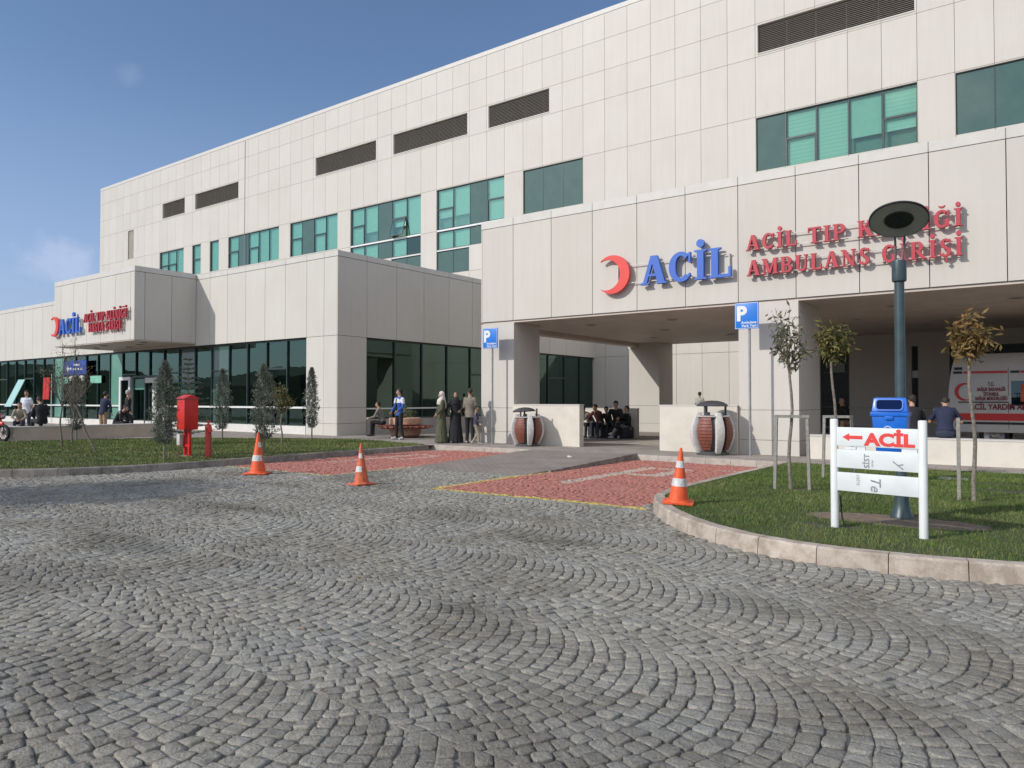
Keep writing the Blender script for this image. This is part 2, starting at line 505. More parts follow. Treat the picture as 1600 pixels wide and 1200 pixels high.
# stone setts laid in segmental arcs, one road surface mesh
RED1 = (-15.6, -12.0, 9.95, 17.1)
RED2 = (-8.75, -4.9, 9.62, 17.1)
def setts_mat():
    m, nt, b = new_mat('granite_setts')
    p = wpos(nt)
    at = nt.nodes.new('ShaderNodeAttribute'); at.attribute_name = 'tone'
    base = ramp2(nt, at.outputs['Fac'], (.268, .256, .230), (.405, .388, .352), 0, 1)
    fine = ramp2(nt, noise(nt, p, 95, 6, .7), (.52, .52, .52), (1.34, 1.33, 1.30), .32, .68)
    mid = ramp2(nt, noise(nt, p, 18, 4), (.84, .84, .84), (1.08, 1.08, 1.07))
    big = ramp2(nt, noise(nt, p, .55, 4), (.70, .69, .68), (1.05, 1.05, 1.04), .36, .54)
    warm = ramp2(nt, noise(nt, p, 1.1, 3), (1.03, 1.0, .95), (.98, 1.0, 1.02))
    col = mul(nt, mul(nt, mul(nt, mul(nt, base, fine), mid), big), warm)
    sp = nt.nodes.new('ShaderNodeSeparateXYZ')
    wob = nt.nodes.new('ShaderNodeTexNoise'); wob.inputs['Scale'].default_value = 3.0
    nt.links.new(p, wob.inputs['Vector'])
    vm = nt.nodes.new('ShaderNodeVectorMath'); vm.operation = 'MULTIPLY_ADD'
    vm.inputs[1].default_value = (.14, .14, 0)
    nt.links.new(wob.outputs['Color'], vm.inputs[0]); nt.links.new(p, vm.inputs[2])
    nt.links.new(vm.outputs[0], sp.inputs[0])
    X = mathn(nt, 'SUBTRACT', sp.outputs[0], .07); Y = mathn(nt, 'SUBTRACT', sp.outputs[1], .07)
    def box(x0, x1, y0, y1, soft=.02):
        def edge(v, a, s):
            d = mathn(nt, 'MULTIPLY', mathn(nt, 'SUBTRACT', v, a), s / soft)
            c = nt.nodes.new('ShaderNodeClamp'); nt.links.new(d, c.inputs[0]); return c.outputs[0]
        a = mathn(nt, 'MULTIPLY', edge(X, x0, 1), edge(X, x1, -1))
        c = mathn(nt, 'MULTIPLY', edge(Y, y0, 1), edge(Y, y1, -1))
        return mathn(nt, 'MULTIPLY', a, c)
    def stain(colr, cx, cy, rx, ry, dark):
        dx = mathn(nt, 'MULTIPLY', mathn(nt, 'SUBTRACT', X, cx), 1 / rx); dy = mathn(nt, 'MULTIPLY', mathn(nt, 'SUBTRACT', Y, cy), 1 / ry)
        d = mathn(nt, 'ADD', mathn(nt, 'MULTIPLY', dx, dx), mathn(nt, 'MULTIPLY', dy, dy))
        d = mathn(nt, 'ADD', d, mathn(nt, 'MULTIPLY', mathn(nt, 'SUBTRACT', noise(nt, p, 2.6, 5, .65), .5), 1.8))
        return mul(nt, colr, ramp2(nt, d, (dark, dark, dark * .97), (1, 1, 1), .15, 1.0))
    for st in ((-8.0, 3.92, 1.0, .45, .64), (-4.65, 6.88, .9, .4, .68), (-9.3, 6.2, 1.6, .35, .72), (-3.6, 4.2, .3, .16, .6), (-1.9, 5.6, .5, .3, .75), (-11.2, 8.3, 1.4, .25, .7)):
        col = stain(col, *st)
    def over(colr, mask, pc, worn=(.35, .52), k=1.0, ns=26):
        wr = ramp2(nt, noise(nt, p, ns, 5, .7), (.35, .35, .35), (1, 1, 1), *worn)
        mk = mathn(nt, 'MULTIPLY', mathn(nt, 'MULTIPLY', mask, wr), k)
        mm = nt.nodes.new('ShaderNodeMix'); mm.data_type = 'RGBA'
        nt.links.new(mk, mm.inputs[0]); nt.links.new(colr, mm.inputs[6]); mm.inputs[7].default_value = (*pc, 1)
        return mm.outputs[2]
    big2 = noise(nt, p, .8, 3)
    redmask = mathn(nt, 'MAXIMUM', box(*RED1), box(*RED2))
    col = over(col, redmask, (.47, .18, .14), (.22, .42), .93)
    # arrows and letters worn almost away
    w = (.52, .46, .38)
    for (x0, x1, y0, y1) in ((-7.62, -7.28, 11.6, 15.5), (-7.3, -6.4, 15.1, 15.45), (-6.8, -6.4, 13.8, 15.2), (-7.3, -6.4, 13.65, 14.0), (-6.1, -5.5, 15.5, 15.7),
                             (-14.6, -14.38, 11.9, 15.3), (-14.4, -13.6, 15.1, 15.3), (-13.8, -13.6, 13.8, 15.1), (-14.4, -13.6, 13.7, 13.9)):
        col = over(col, box(x0, x1, y0, y1, .05), w, (.34, .52), .9, 9)
    yl = (.62, .50, .10)
    for bx in ((-8.84, -8.72, 9.6, 17.1), (-8.84, -4.7, 9.50, 9.64), (-12.06, -11.96, 9.9, 16.6), (-15.6, -11.96, 9.84, 9.94)):
        faded = bx[0] < -11
        col = over(col, box(*bx, .015), (.55, .48, .2) if faded else yl, (.34, .50), .85 if faded else .95, 12)
    nt.links.new(col, b.inputs['Base Color'])
    b.inputs['Roughness'].default_value = .72
    b.inputs['Specular IOR Level'].default_value = .4
    h = mathn(nt, 'ADD', noise(nt, p, 55, 6, .65), mathn(nt, 'MULTIPLY', noise(nt, p, 190, 3), .35))
    bump(nt, b, h, .022, .75)
    return m
M['setts'] = setts_mat()

LAWN_L = [(x, y) for x, y in L_KERB] + [(-17.0, 17.15), (-19.9, 17.7), (-22.6, 16.6), (-25.5, 14.6), (-27.4, 12.3), (-28.0, 9.9), (-60, 9.3)]
LAWN_R = [(x, y) for x, y in R_KERB] + [(6, 16.9), (-5.0, 16.9)]
RAMP = (-12.0, -8.82, 12.2, 17.1)

def build_setts():
    W = 1.70; Rr = 1.2; pitch = .108
    cf = np.array([-math.sin(R(36.5)), math.cos(R(36.5))]); cr = np.array([math.cos(R(36.5)), math.sin(R(36.5))])
    cells = []
    for band in range(-3, 12):
        yk = 3.40 + band * W - 0.0
        nrow = int(30 / pitch)
        for j in range(nrow):
            xj = 5.5 - j * pitch
            cc = np.array([xj, yk]); z = cc @ cf; lat = cc @ cr
            if z < .6 or z > 25 or abs(lat) > .72 * z + 3.0: continue
            th = -math.asin(min(.999, W / 2 / Rr)) + random.uniform(-.05, .03)
            end = -th if th < 0 else .787
            end = math.asin(W / 2 / Rr)
            while th < end - .03:
                dth = random.uniform(.070, .098)
                t1 = th + dth
                if t1 > end - .045: t1 = end + random.uniform(.0, .03)
                quad = []
                for (t, inner) in ((th, 0), (t1, 0), (t1, 1), (th, 1)):
                    edge = abs(t) > end - .035
                    s = math.sin(t)
                    if inner:
                        s = s * (1 if edge else 1 - pitch * math.cos(t) / Rr); c = math.sqrt(1 - s * s)
                        quad.append((xj - Rr + Rr * c - pitch, yk + Rr * s))
                    else:
                        quad.append((xj - Rr + Rr * math.cos(t), yk + Rr * s))
                cells.append(quad); th = t1
    Q = np.array(cells)                                     # n,4,2
    c = Q.mean(axis=1)
    x, y = c[:, 0], c[:, 1]
    z = c @ cf; lat = c @ cr
    keep = (z > 1.2) & (z < 22.5) & (np.abs(lat) < .72 * z + 2.2)
    keep &= ~in_poly(x, y, offset_line(L_KERB, -.03) + [(-60, 20)])
    keep &= ~((x < -15.6) & (y > 9))
    keep &= ~in_poly(x, y, offset_line(R_KERB, -.02) + [(6, 30), (-5.0, 30)])
    keep &= ~((x > -5.0) & (y > 11.4))
    keep &= ~((x > RAMP[0]) & (x < RAMP[1]) & (y > RAMP[2]))
    keep &= y < 17.08
    Q = Q[keep]; c = c[keep]
    n = len(Q)
    # joint: pull each corner towards the middle, jitter
    gap = .0044
    d = c[:, None, :] - Q; L = np.linalg.norm(d, axis=2, keepdims=True)
    Q = Q + d / L * gap * 1.35 + rng.normal(0, .0052, Q.shape)
    # eight points round: rounded corners
    ring = []
    for i in range(4):
        a = Q[:, i]; pv = Q[:, (i - 1) % 4]; nx = Q[:, (i + 1) % 4]
        ring.append(a + (pv - a) * rng.uniform(.05, .2, (n, 1)))
        ring.append(a + (nx - a) * rng.uniform(.05, .2, (n, 1)))
    ring = np.stack(ring, axis=1)                           # n,8,2
    zt = rng.normal(0, .0035, n) + .006 * np.sin(c[:, 0] * 1.3) * np.cos(c[:, 1] * 1.1)
    tilt = rng.normal(0, .035, (n, 2))
    cen = c[:, None, :]
    def level(k, dz, amp):
        r = cen + (ring - cen) * k
        zz = zt[:, None] + dz + ((r - cen) * tilt[:, None, :]).sum(axis=2) + rng.normal(0, amp, (n, 8))
        return np.concatenate([r, zz[:, :, None]], axis=2)
    lv = [level(1.0, 0, 0), level(1.0, -.0045, .0012), level(.965, -.0005, .0016), level(.62, .0004, .003)]
    lv[0][:, :, 2] = -.024
    top = np.concatenate([c, (zt + .002 + rng.normal(0, .002, n))[:, None]], axis=1)[:, None, :]
    V = np.concatenate(lv + [top], axis=1)                  # n,33,3
    base = (np.arange(n) * 33)[:, None, None]
    fq = []
    for l in range(3):
        for k in range(8):
            a = l * 8 + k; b_ = l * 8 + (k + 1) % 8
            fq.append((a, b_, b_ + 8, a + 8))
    for k in range(0, 8, 2):
        fq.append((24 + k, 24 + (k + 1) % 8, 24 + (k + 2) % 8, 32))
    fq = np.array(fq)
    F = (base + fq[None]).reshape(-1, 4)
    tone = np.clip(rng.normal(.5, .2, n), 0, 1)
    dark = rng.random(n) < .05; tone[dark] = rng.uniform(0, .12, dark.sum())
    T = np.repeat(tone, len(fq))
    o = np_mesh('cobbled_road', V.reshape(-1, 3), F, M['setts'], T)
    o['kind'] = 'structure'
    print('setts', n, 'faces', len(F))
build_setts()

def paving_mat(name, c0, c1, sx, sy, rot=0, mortar=.02, offs=.5):
    m, nt, b = new_mat(name); p = wpos(nt)
    mp = nt.nodes.new('ShaderNodeMapping'); mp.inputs['Rotation'].default_value = (0, 0, rot)
    nt.links.new(p, mp.inputs[0])
    br = nt.nodes.new('ShaderNodeTexBrick')
    br.inputs['Color1'].default_value = (*c0, 1); br.inputs['Color2'].default_value = (*c1, 1)
    br.inputs['Mortar'].default_value = tuple(c * .55 for c in c0) + (1,)
    br.inputs['Scale'].default_value = 1; br.inputs['Brick Width'].default_value = sx; br.inputs['Row Height'].default_value = sy
    br.inputs['Mortar Size'].default_value = mortar * sy; br.inputs['Bias'].default_value = 0
    br.offset = offs
    nt.links.new(mp.outputs[0], br.inputs[0])
    d = ramp2(nt, noise(nt, p, 1.3, 5), (.8, .79, .78), (1.05, 1.05, 1.05))
    f = ramp2(nt, noise(nt, p, 60, 4), (.85, .85, .85), (1.08, 1.08, 1.08))
    nt.links.new(mul(nt, mul(nt, br.outputs[0], d), f), b.inputs['Base Color'])
    b.inputs['Roughness'].default_value = .85
    bump(nt, b, br.outputs['Fac'], .004, -.6)
    return m
M['pave'] = paving_mat('pavement_slabs', (.31, .27, .24), (.35, .31, .275), .6, .4, 0, .03)
M['pave_ramp'] = paving_mat('ramp_pavers', (.27, .23, .205), (.31, .265, .235), .2, .1, R(90), .08)
ngon('pavement', [(-90, 4.55), (-20.1, 4.65), (-17.0, 5.8), (-15.7, 8.6), (-15.7, 17.2), (-12.0, 17.2), (-12.0, 17.1), (-8.82, 17.1), (-8.82, 17.25), (-5.0, 17.25), (-5, 16.8), (20, 16.8), (20, 45), (-90, 45)], .128, M['pave'])
rb = MB()
x0, x1, y0, y1 = RAMP
rb.add([(x0, y0, -.004), (x1, y0, -.004), (x1, y1 + .02, .132), (x0, y1 + .02, .132), (x0, y0, -.1), (x1, y0, -.1), (x1, y1 + .02, -.1), (x0, y1 + .02, -.1)],
       [(0, 1, 2, 3), (0, 4, 5, 1), (1, 5, 6, 2), (3, 2, 6, 7), (0, 3, 7, 4)])
o = rb.build('ramp', M['pave_ramp']); o['kind'] = 'structure'
rb = MB()
rb.add([(x1 + .004, y0 + 1.0, -.03), (x1 + .09, y0 + 1.0, -.03), (x1 + .09, y1 + .1, -.03), (x1 + .004, y1 + .1, -.03),
        (x1 + .004, y0 + 1.0, .03), (x1 + .09, y0 + 1.0, .03), (x1 + .09, y1 + .1, .165), (x1 + .004, y1 + .1, .165)],
       [(0, 3, 2, 1), (4, 5, 6, 7), (0, 1, 5, 4), (1, 2, 6, 5), (2, 3, 7, 6), (3, 0, 4, 7)])
o = rb.build('kerb', M['kerb_l']); o['kind'] = 'structure'

# ---- lawns
def soil_mat():
    m, nt, b = new_mat('lawn_soil'); p = wpos(nt)
    c = ramp2(nt, noise(nt, p, 1.1, 6, .6), (.045, .062, .02), (.11, .10, .05), .38, .68)
    f = ramp2(nt, noise(nt, p, 40, 5, .7), (.6, .6, .6), (1.3, 1.3, 1.3))
    nt.links.new(mul(nt, c, f), b.inputs['Base Color'])
    b.inputs['Roughness'].default_value = .95; bump(nt, b, noise(nt, p, 50, 5), .03, .7)
    return m
M['soil'] = soil_mat()
M['earth'] = simple('bare_earth', (.19, .14, .10), .95, .25, 9, bmp=.6)
LZ = .14
o = ngon('lawn_ground', offset_line(L_KERB, .10) + LAWN_L[len(L_KERB):], LZ, M['soil'])
o = ngon('lawn_ground', offset_line(R_KERB, .10)[0:] + [(6, 16.9), (-4.9, 16.9)], LZ, M['soil'])

def grass_mat():
    m, nt, b = new_mat('grass_blades'); p = wpos(nt)
    at = nt.nodes.new('ShaderNodeAttribute'); at.attribute_name = 'tone'
    c = nt.nodes.new('ShaderNodeValToRGB')
    e = c.color_ramp.elements
    e[0].position = 0; e[0].color = (.055, .095, .02, 1)
    e[1].position = 1; e[1].color = (.20, .17, .075, 1)
    k = c.color_ramp.elements.new(.45); k.color = (.11, .18, .042, 1)
    k = c.color_ramp.elements.new(.8); k.color = (.20, .21, .08, 1)
    nt.links.new(at.outputs['Fac'], c.inputs[0])
    nt.links.new(mul(nt, c.outputs[0], ramp2(nt, noise(nt, p, 1.2, 5, .6), (.68, .74, .68), (1.2, 1.12, 1.08))), b.inputs['Base Color'])
    b.inputs['Roughness'].default_value = .6
    b.inputs['Specular IOR Level'].default_value = .25
    return m
M['grass'] = grass_mat()

BARE = [(-1.55, 9.55, .95, .42), (-2.05, 8.75, .42, .14), (-1.1, 8.5, .16, .1), (-3.4, 12.0, .5, .12), (-.95, 12.05, .35, .12), (-.2, 13.6, .9, .3), (-.9, 14.6, .45, .22)]
def vnoise(x, y, s, seed=0):
    r = np.random.default_rng(seed); v = 0
    for _ in range(7):
        a = r.uniform(0, 6.28); f = s * r.uniform(.6, 2.2)
        v = v + np.sin((x * math.cos(a) + y * math.sin(a)) * f + r.uniform(0, 6.28))
    return v / 7

def grass(name, label, poly, bbox, n, h, w, bare=(), seed=3, yellow=0.0):
    r = np.random.default_rng(seed)
    x = r.uniform(bbox[0], bbox[1], n); y = r.uniform(bbox[2], bbox[3], n)
    k = in_poly(x, y, poly)
    for (bx, by, rx, ry) in bare:
        dd = ((x - bx) / rx) ** 2 + ((y - by) / ry) ** 2
        k &= dd + .35 * vnoise(x, y, 9, 5) + r.uniform(-.25, .25, n) > 1
    k &= r.random(n) < .80 + .5 * vnoise(x, y, 2.2, 8)
    x = x[k]; y = y[k]; n = len(x)
    dist = np.hypot(x, y)
    sc = np.clip(dist / 10, .8, 3.0)
    hh = h * r.uniform(.5, 1.35, n) * (1 + .35 * vnoise(x, y, 3, 1)); ww = w * sc * r.uniform(.7, 1.3, n)
    a = r.uniform(0, 2 * np.pi, n); l = r.uniform(0, .9, n) * hh; la = r.uniform(0, 2 * np.pi, n)
    dx = np.cos(a) * ww / 2; dy = np.sin(a) * ww / 2
    z0 = np.full(n, LZ - .004)
    V = np.empty((n, 3, 3))
    V[:, 0] = np.stack([x - dx, y - dy, z0], 1); V[:, 1] = np.stack([x + dx, y + dy, z0], 1)
    V[:, 2] = np.stack([x + np.cos(la) * l, y + np.sin(la) * l, z0 + hh], 1)
    F = np.arange(n * 3).reshape(n, 3)
    t = np.clip(r.normal(.40 + yellow, .17, n) + .22 * vnoise(x, y, 1.6, 4) + (r.random(n) < .06) * .4, 0, 1)
    o = np_mesh(name, V.reshape(-1, 3), F, M['grass'], t)
    return tag(o, label, 'grass', kind='stuff')
grass('grass', 'short green grass on the rounded island by the white sign', offset_line(R_KERB, .17) + [(6, 16.85), (-4.9, 16.85)], (-4.95, 3.5, 7.4, 16.9), 230000, .038, .008, BARE, 3, .06)
grass('grass', 'wide green lawn with cypresses in front of the hospital entrance', offset_line(L_KERB, .16) + LAWN_L[len(L_KERB):], (-33, -15.6, 4.5, 17.7), 170000, .042, .010, (), 9, .2)
# bare earth ring at the lamp and a concrete cover in the grass
ngon('bare_earth', arc(-1.55, 9.55, .98, 0, 360, 20, .44)[:-1], LZ + .004, M['earth'])
cv = MB(); cv.box(-1.75, -1.3, 15.0, 15.35, .10, .158)
tag(cv.build('manhole_cover', M['plinth'], bevel=.006), 'small square concrete cover lying in the island grass near the low wall', 'cover')

# far hills and trees behind the camera: seen mirrored in the glazing
def hill_ring():
    V = []; F = []
    m_ = 120
    for i in range(m_ + 1):
        a = R(172 + 215 * i / m_)
        for j, (rr, hh) in enumerate(((95, -.5), (105, 1), (120, 1), (160, .9), (200, -.5))):
            h = hh if hh < 0 else hh * (7.5 + 2.0 * math.sin(a * 5) + 1.3 * math.sin(a * 17 + 1) + random.uniform(-.7, .7)) * rr / 110
            V.append((math.cos(a) * rr * 1.3, math.sin(a) * rr, h))
    for i in range(m_):
        for j in range(4):
            a = i * 5 + j; F.append((a, a + 5, a + 6, a + 1))
    b = MB(); b.add(V, F)
    o = b.build('hills', simple('wooded_hill', (.035, .045, .022), .95, .5, .15), smooth=False); o['kind'] = 'structure'
hill_ring()

# =============================================================== BUILDINGS
def front(Y):        # facade facing the camera side: u = x, depth into +y
    return lambda u, d, z: (u, Y + d, z)
def side(X):         # facade facing +x: u = y, depth into -x
    return lambda u, d, z: (X - d, u, z)

def fbox(b, T, u0, u1, d0, d1, z0, z1, mi=0, tone=None):
    p = T(u0, d0, z0); q = T(u1, d1, z1)
    b.box(p[0], q[0], p[1], q[1], z0, z1, mi, tone)

def joints(a, b, x0, step):
    k0 = math.ceil((a - x0) / step - 1e-6); out = []
    x = x0 + k0 * step
    while x < b + 1e-6:
        out.append(round(x, 4)); x += step
    return out

def cells(us, zs, holes):
    """merge a grid into rectangles outside the holes; yields u0,u1,z0,z1"""
    for u0, u1 in zip(us, us[1:]):
        for z0, z1 in zip(zs, zs[1:]):
            uc, zc = (u0 + u1) / 2, (z0 + z1) / 2
            if any(h[0] < uc < h[1] and h[2] < zc < h[3] for h in holes): continue
            yield u0, u1, z0, z1

def clad_wall(name, T, u0, u1, z0, z1, uj, zj, holes, parent, thick=.35, gap=.018, mat=None, trim0=0, trim1=0):
    """panels with open joints in front of a dark backing; holes are windows"""
    def merge(js, lo, hi, extra):
        s = sorted(set([lo, hi] + [j for j in js if lo + .05 < j < hi - .05] + [e for e in extra if lo < e < hi]))
        out = [s[0]]
        for v in s[1:]:
            if v - out[-1] > .012: out.append(v)
        return out
    us = merge(uj, u0, u1, [h[0] for h in holes] + [h[1] for h in holes])
    zs = merge(zj, z0, z1, [h[2] for h in holes] + [h[3] for h in holes])
    def isj(v, js): return any(abs(v - j) < .013 for j in js)
    b = MB(); g = gap / 2; tones = {}
    for a, c, e, f in cells(us, zs, holes):
        ju0, ju1, jz0, jz1 = isj(a, uj), isj(c, uj), isj(e, zj), isj(f, zj)
        key = (sum(j <= a + .02 for j in uj), sum(j <= e + .02 for j in zj))
        tn = tones.setdefault(key, random.random())
        fbox(b, T, a + (g if ju0 else 0) + (trim0 if a == u0 else 0), c - (g if ju1 else 0) - (trim1 if c == u1 else 0), 0, .04, e + (g if jz0 else 0), f - (g if jz1 else 0), 0, tn)
    ub = merge([], u0, u1, [h[0] for h in holes] + [h[1] for h in holes]); zb = merge([], z0, z1, [h[2] for h in holes] + [h[3] for h in holes])
    for a, c, e, f in cells(ub, zb, holes):
        fbox(b, T, a + (trim0 + .003 if a == u0 else 0), c - (trim1 + .003 if c == u1 else 0), .043, thick, e, f, 1)
    # reveals round the openings
    for h in holes:
        t = .012
        for (a, c, e, f) in ((h[0], h[0] + t, h[2] + t, h[3] - t), (h[1] - t, h[1], h[2] + t, h[3] - t), (h[0], h[1], h[2], h[2] + t), (h[0], h[1], h[3] - t, h[3])):
            if e >= z0 - .001: fbox(b, T, a, c, .003, thick - .02, e, f, 0, .5)
    return b.build(name, [mat or M['clad'], M['joint']], parent)

def window(T, us, z0, z1, kinds, parent, depth=.10, mw=.055, split=.47, open_at=None, rail=None):
    """frame with mullions; each light of glass and each blind a child.
    kinds per bay: o opaque, s split (two lights, blind), l blind, p part blind, d dark, b slatted"""
    b = MB(); u0, u1 = us[0], us[-1]
    fb = lambda *a: fbox(b, T, *a)
    fb(u0, u1, depth, depth + .07, z0, z0 + mw); fb(u0, u1, depth, depth + .07, z1 - mw, z1)
    for i, u in enumerate(us):
        w = mw / 2
        a, c = (u, u + mw) if i == 0 else ((u - mw, u) if i == len(us) - 1 else (u - w, u + w))
        dark = 0
        fb(a, c, depth - .004, depth + .074, z0 + mw, z1 - mw)
    zs_ = z0 + (z1 - z0) * (split + .04)
    for i, k in enumerate(kinds):
        if k in 'sS':
            fb(us[i] + mw, us[i + 1] - mw, depth - .02, depth + .06, zs_ - .05, zs_ + .05)
            fb(us[i] + mw * .5, us[i] + mw * 1.5, depth - .02, depth + .06, z0 + mw, zs_ - .05)
            fb(us[i + 1] - mw * 1.5, us[i + 1] - mw * .5, depth - .02, depth + .06, z0 + mw, zs_ - .05)
    fr = b.build('window', M['frame'], parent)
    for i, k in enumerate(kinds):
        a, c = us[i] + .02, us[i + 1] - .02
        if k == 'o':
            p = MB(); fbox(p, T, a, c, depth + .01, depth + .05, z0 + .02, z1 - .02); p.build('opaque_pane', M['spandrel'], fr)
            continue
        if open_at == i:
            p = MB(); fbox(p, T, a, c, depth + .02, depth + .03, zs_, z1 - .02); p.build('pane', M['glass_lit'], fr)
            # top hung sash pushed out
            s = MB(); H_ = zs_ - .05 - z0 - mw; ang = R(14)
            def tp(u, w, d):  # w down from hinge, d outwards
                dd = depth - .03 - w * math.sin(ang) - d * math.cos(ang); zz = zs_ - .05 - w * math.cos(ang) + d * math.sin(ang)
                return T(u, dd, zz)
            aa, cc = us[i] + .06, us[i + 1] - .06
            for (p0, p1, q0, q1) in ((aa, cc, 0, .06), (aa, cc, H_ - .06, H_), (aa, aa + .06, .06, H_ - .06), (cc - .06, cc, .06, H_ - .06)):
                s.prism([(p0, q0), (p1, q0), (p1, q1), (p0, q1)], tp, 0, .05)
            sash = s.build('open_sash', M['frame'], fr)
            s = MB(); s.prism([(aa + .05, .05), (cc - .05, .05), (cc - .05, H_ - .05), (aa + .05, H_ - .05)], tp, .02, .03)
            s.build('pane', M['glass_lit'], fr)
        else:
            p = MB(); fbox(p, T, a, c, depth + .02, depth + .03, z0 + .02, z1 - .02); p.build('pane', M['glass_lit'] if k != 'd' else M['glass'], fr)
        if k in 'slbpS':
            zb = z0 + .03
            if k == 'p' or k == 'S': zb = z0 + (z1 - z0) * .30
            p = MB(); fbox(p, T, a + .05, c - .05, depth + .16, depth + .175, zb, z1 - .03)
            p.build('blind', M['blind'] if (k in 'bS' or random.random() < .35) else M['blind_plain'], fr)
        if k in 'pSd' or True:
            p = MB(); fbox(p, T, us[i] + .001, us[i + 1] - .001, .5, .52, z0 - .02, z1 + .02)
            p.build('window_recess', M['int_wall'], fr)
    return fr

M['soffit'] = simple('soffit_panel', (.54, .47, .41), .6, .08, 1.2)
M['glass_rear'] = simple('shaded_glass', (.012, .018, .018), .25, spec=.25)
# ---- main block: facade on y = 39
main = thing('hospital_building', 'long cream panelled multi storey hospital block with green windows and dark louvres', 'building', (-36, 39, 0))
Tm = lambda u, d, z: (u + 36, d, z)                     # local to the empty
K = lambda k: -12.77 + 1.52 * k
Zj = [4.1, 7.4, 10.4, 13.52, 16.52, 19.72, 21.5, 23.4, 24.95]
G = [(-40, 'ssl', 0), (-36, 's', 0), (-34, 'l', 0), (-32, 'sosll', 0), (-26, 'sosl', 0), (-21, 'spoSb', 1), (-15, 'Spos', 2), (-10, 'ooo', 0), (0, 'obbpS'.replace('b', 'b', 1), 0), (6, 'oooo', 0)]
G[8] = (0, 'osbpS', 0)
holes = []
for k0, kinds, ext in G:
    holes.append((K(k0), K(k0 + len(kinds)), 13.6 if not ext else 12.15, 16.48))
    if ext == 1: holes.append((K(k0 + 3), K(k0 + 5), 10.4, 12.15))
    if ext == 2: holes.append((K(k0), K(k0 + 2), 10.4, 12.15))
LV = [(-73.1, -68.9), (-67.05, -59.85), (-48.99, -41.8), (-39.95, -32.7), (-30.86, -25.9), (-12.65, -5.25)]
for a, c in LV: holes.append((a, c, 19.9, 21.42))
holes.append((-80.16, -78.9, 16.55, 19.6))
uj = joints(-86.5, 14, K(0), 1.52)
clad_wall('wall_cladding', lambda u, d, z: Tm(u, d, z), -86.5, 14.2, .13, 24.95, uj, Zj, holes, main, thick=.45, gap=.019)
b = MB(); b.box(-86.50 + 36, 14.2 + 36, -.003, .5, 24.972, 25.25)
b.build('roof_coping', M['coping'], main)
b = MB(); b.box(-86.49 + 36, 14.15 + 36, .55, 30, .1, 24.6)
b.build('building_mass', M['clad'], main)
for k0, kinds, ext in G:
    us = [K(k0 + i) for i in range(len(kinds) + 1)]
    op = 3 if k0 == -21 else None
    window(Tm, us, 13.6, 16.46, kinds, main, open_at=op)
    if ext:
        e = MB(); fbox(e, Tm, us[0], us[-1], .02, .17, 13.47, 13.585); e.build('rail', M['frame_white'], main)
        window(Tm, us, 12.17, 13.46, 'llold' if ext == 1 else 'llol', main)
        e = MB(); fbox(e, Tm, us[0], us[-1], .02, .17, 12.06, 12.155); e.build('rail', M['frame_white'], main)
        if ext == 1: window(Tm, us[3:], 10.42, 12.05, 'oo', main)
        else: window(Tm, us[:3], 10.42, 12.05, 'oo', main)
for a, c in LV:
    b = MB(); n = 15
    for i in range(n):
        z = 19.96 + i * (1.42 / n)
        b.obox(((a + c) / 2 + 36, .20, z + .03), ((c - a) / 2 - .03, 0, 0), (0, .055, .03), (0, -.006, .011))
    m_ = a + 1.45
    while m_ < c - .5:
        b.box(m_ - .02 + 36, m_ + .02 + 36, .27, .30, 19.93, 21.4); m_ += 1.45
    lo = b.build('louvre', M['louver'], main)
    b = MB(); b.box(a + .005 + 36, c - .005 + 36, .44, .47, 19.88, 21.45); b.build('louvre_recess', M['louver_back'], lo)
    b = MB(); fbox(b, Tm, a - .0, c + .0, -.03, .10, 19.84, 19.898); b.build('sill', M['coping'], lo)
b = MB(); b.box(-80.15 + 36, -78.91 + 36, .12, .16, 16.57, 19.58)
for i in range(26): b.box(-80.13 + 36, -78.93 + 36, .09, .118, 16.6 + i * .115, 16.66 + i * .115)
b.build('vent_strip', M['strip'], main)
b = MB(); b.box(-58.88 + 36, -58.81 + 36, -.02, -.002, 13.6, 24.9); b.build('expansion_joint', M['joint'], main)

# ---- emergency wing: front on y = 19.1, side on x = -22.6
FY = 19.1; SX = -22.6
wing = thing('emergency_wing', 'low cream clad wing with dark green glass front, reaching forward from the hospital block', 'building', (-40, 19.1, 0))
Tw = lambda u, d, z: (u + 40, d, z)
Ts = lambda u, d, z: (SX - d + 40, u - 19.1, z)
wj = [-22.6 - .82] + [-24.5 - 1.4 * i for i in range(45)]
clad_wall('wall_cladding', Tw, -86, SX, 4.07, 7.16, wj, [], [], wing, thick=.4, mat=M['clad_low'], trim1=.05, gap=.02)
clad_wall('pier', Tw, -24.5, SX, .13, 4.055, [-23.42], [.6, 1.22], [], wing, thick=.4, mat=M['clad_low'], trim1=.05, gap=.012)
sj = [20.62 + 1.68 * i for i in range(12)]
clad_wall('side_cladding', Ts, 19.1, 39.0, 4.07, 7.16, sj, [], [], wing, thick=.4, gap=.02)
clad_wall('side_pier', Ts, 19.1, 20.6, .13, 4.055, [], [.6, 1.22], [], wing, thick=.4, gap=.015)
b = MB()
b.box(-86 + 40, SX + 40 + .003, -.003, .35, 7.18, 7.4); b.box(SX + 40 - .35, SX + 40 + .003, .353, 19.85, 7.18, 7.4)
for j in wj: b.box(j + 40 - .008, j + 40 + .008, -.0045, -.0032, 7.19, 7.395, 1)
for j in sj[:11]: b.box(SX + 40 + .0032, SX + 40 + .0045, j - 19.1 - .008, j - 19.1 + .008, 7.19, 7.395, 1)
b.build('roof_coping', [M['coping'], M['joint']], wing)
b = MB(); b.box(-86 + 40, SX + 40 - .41, .42, 19.8, 6.9, 7.1); b.build('roof_slab', M['plinth'], wing)
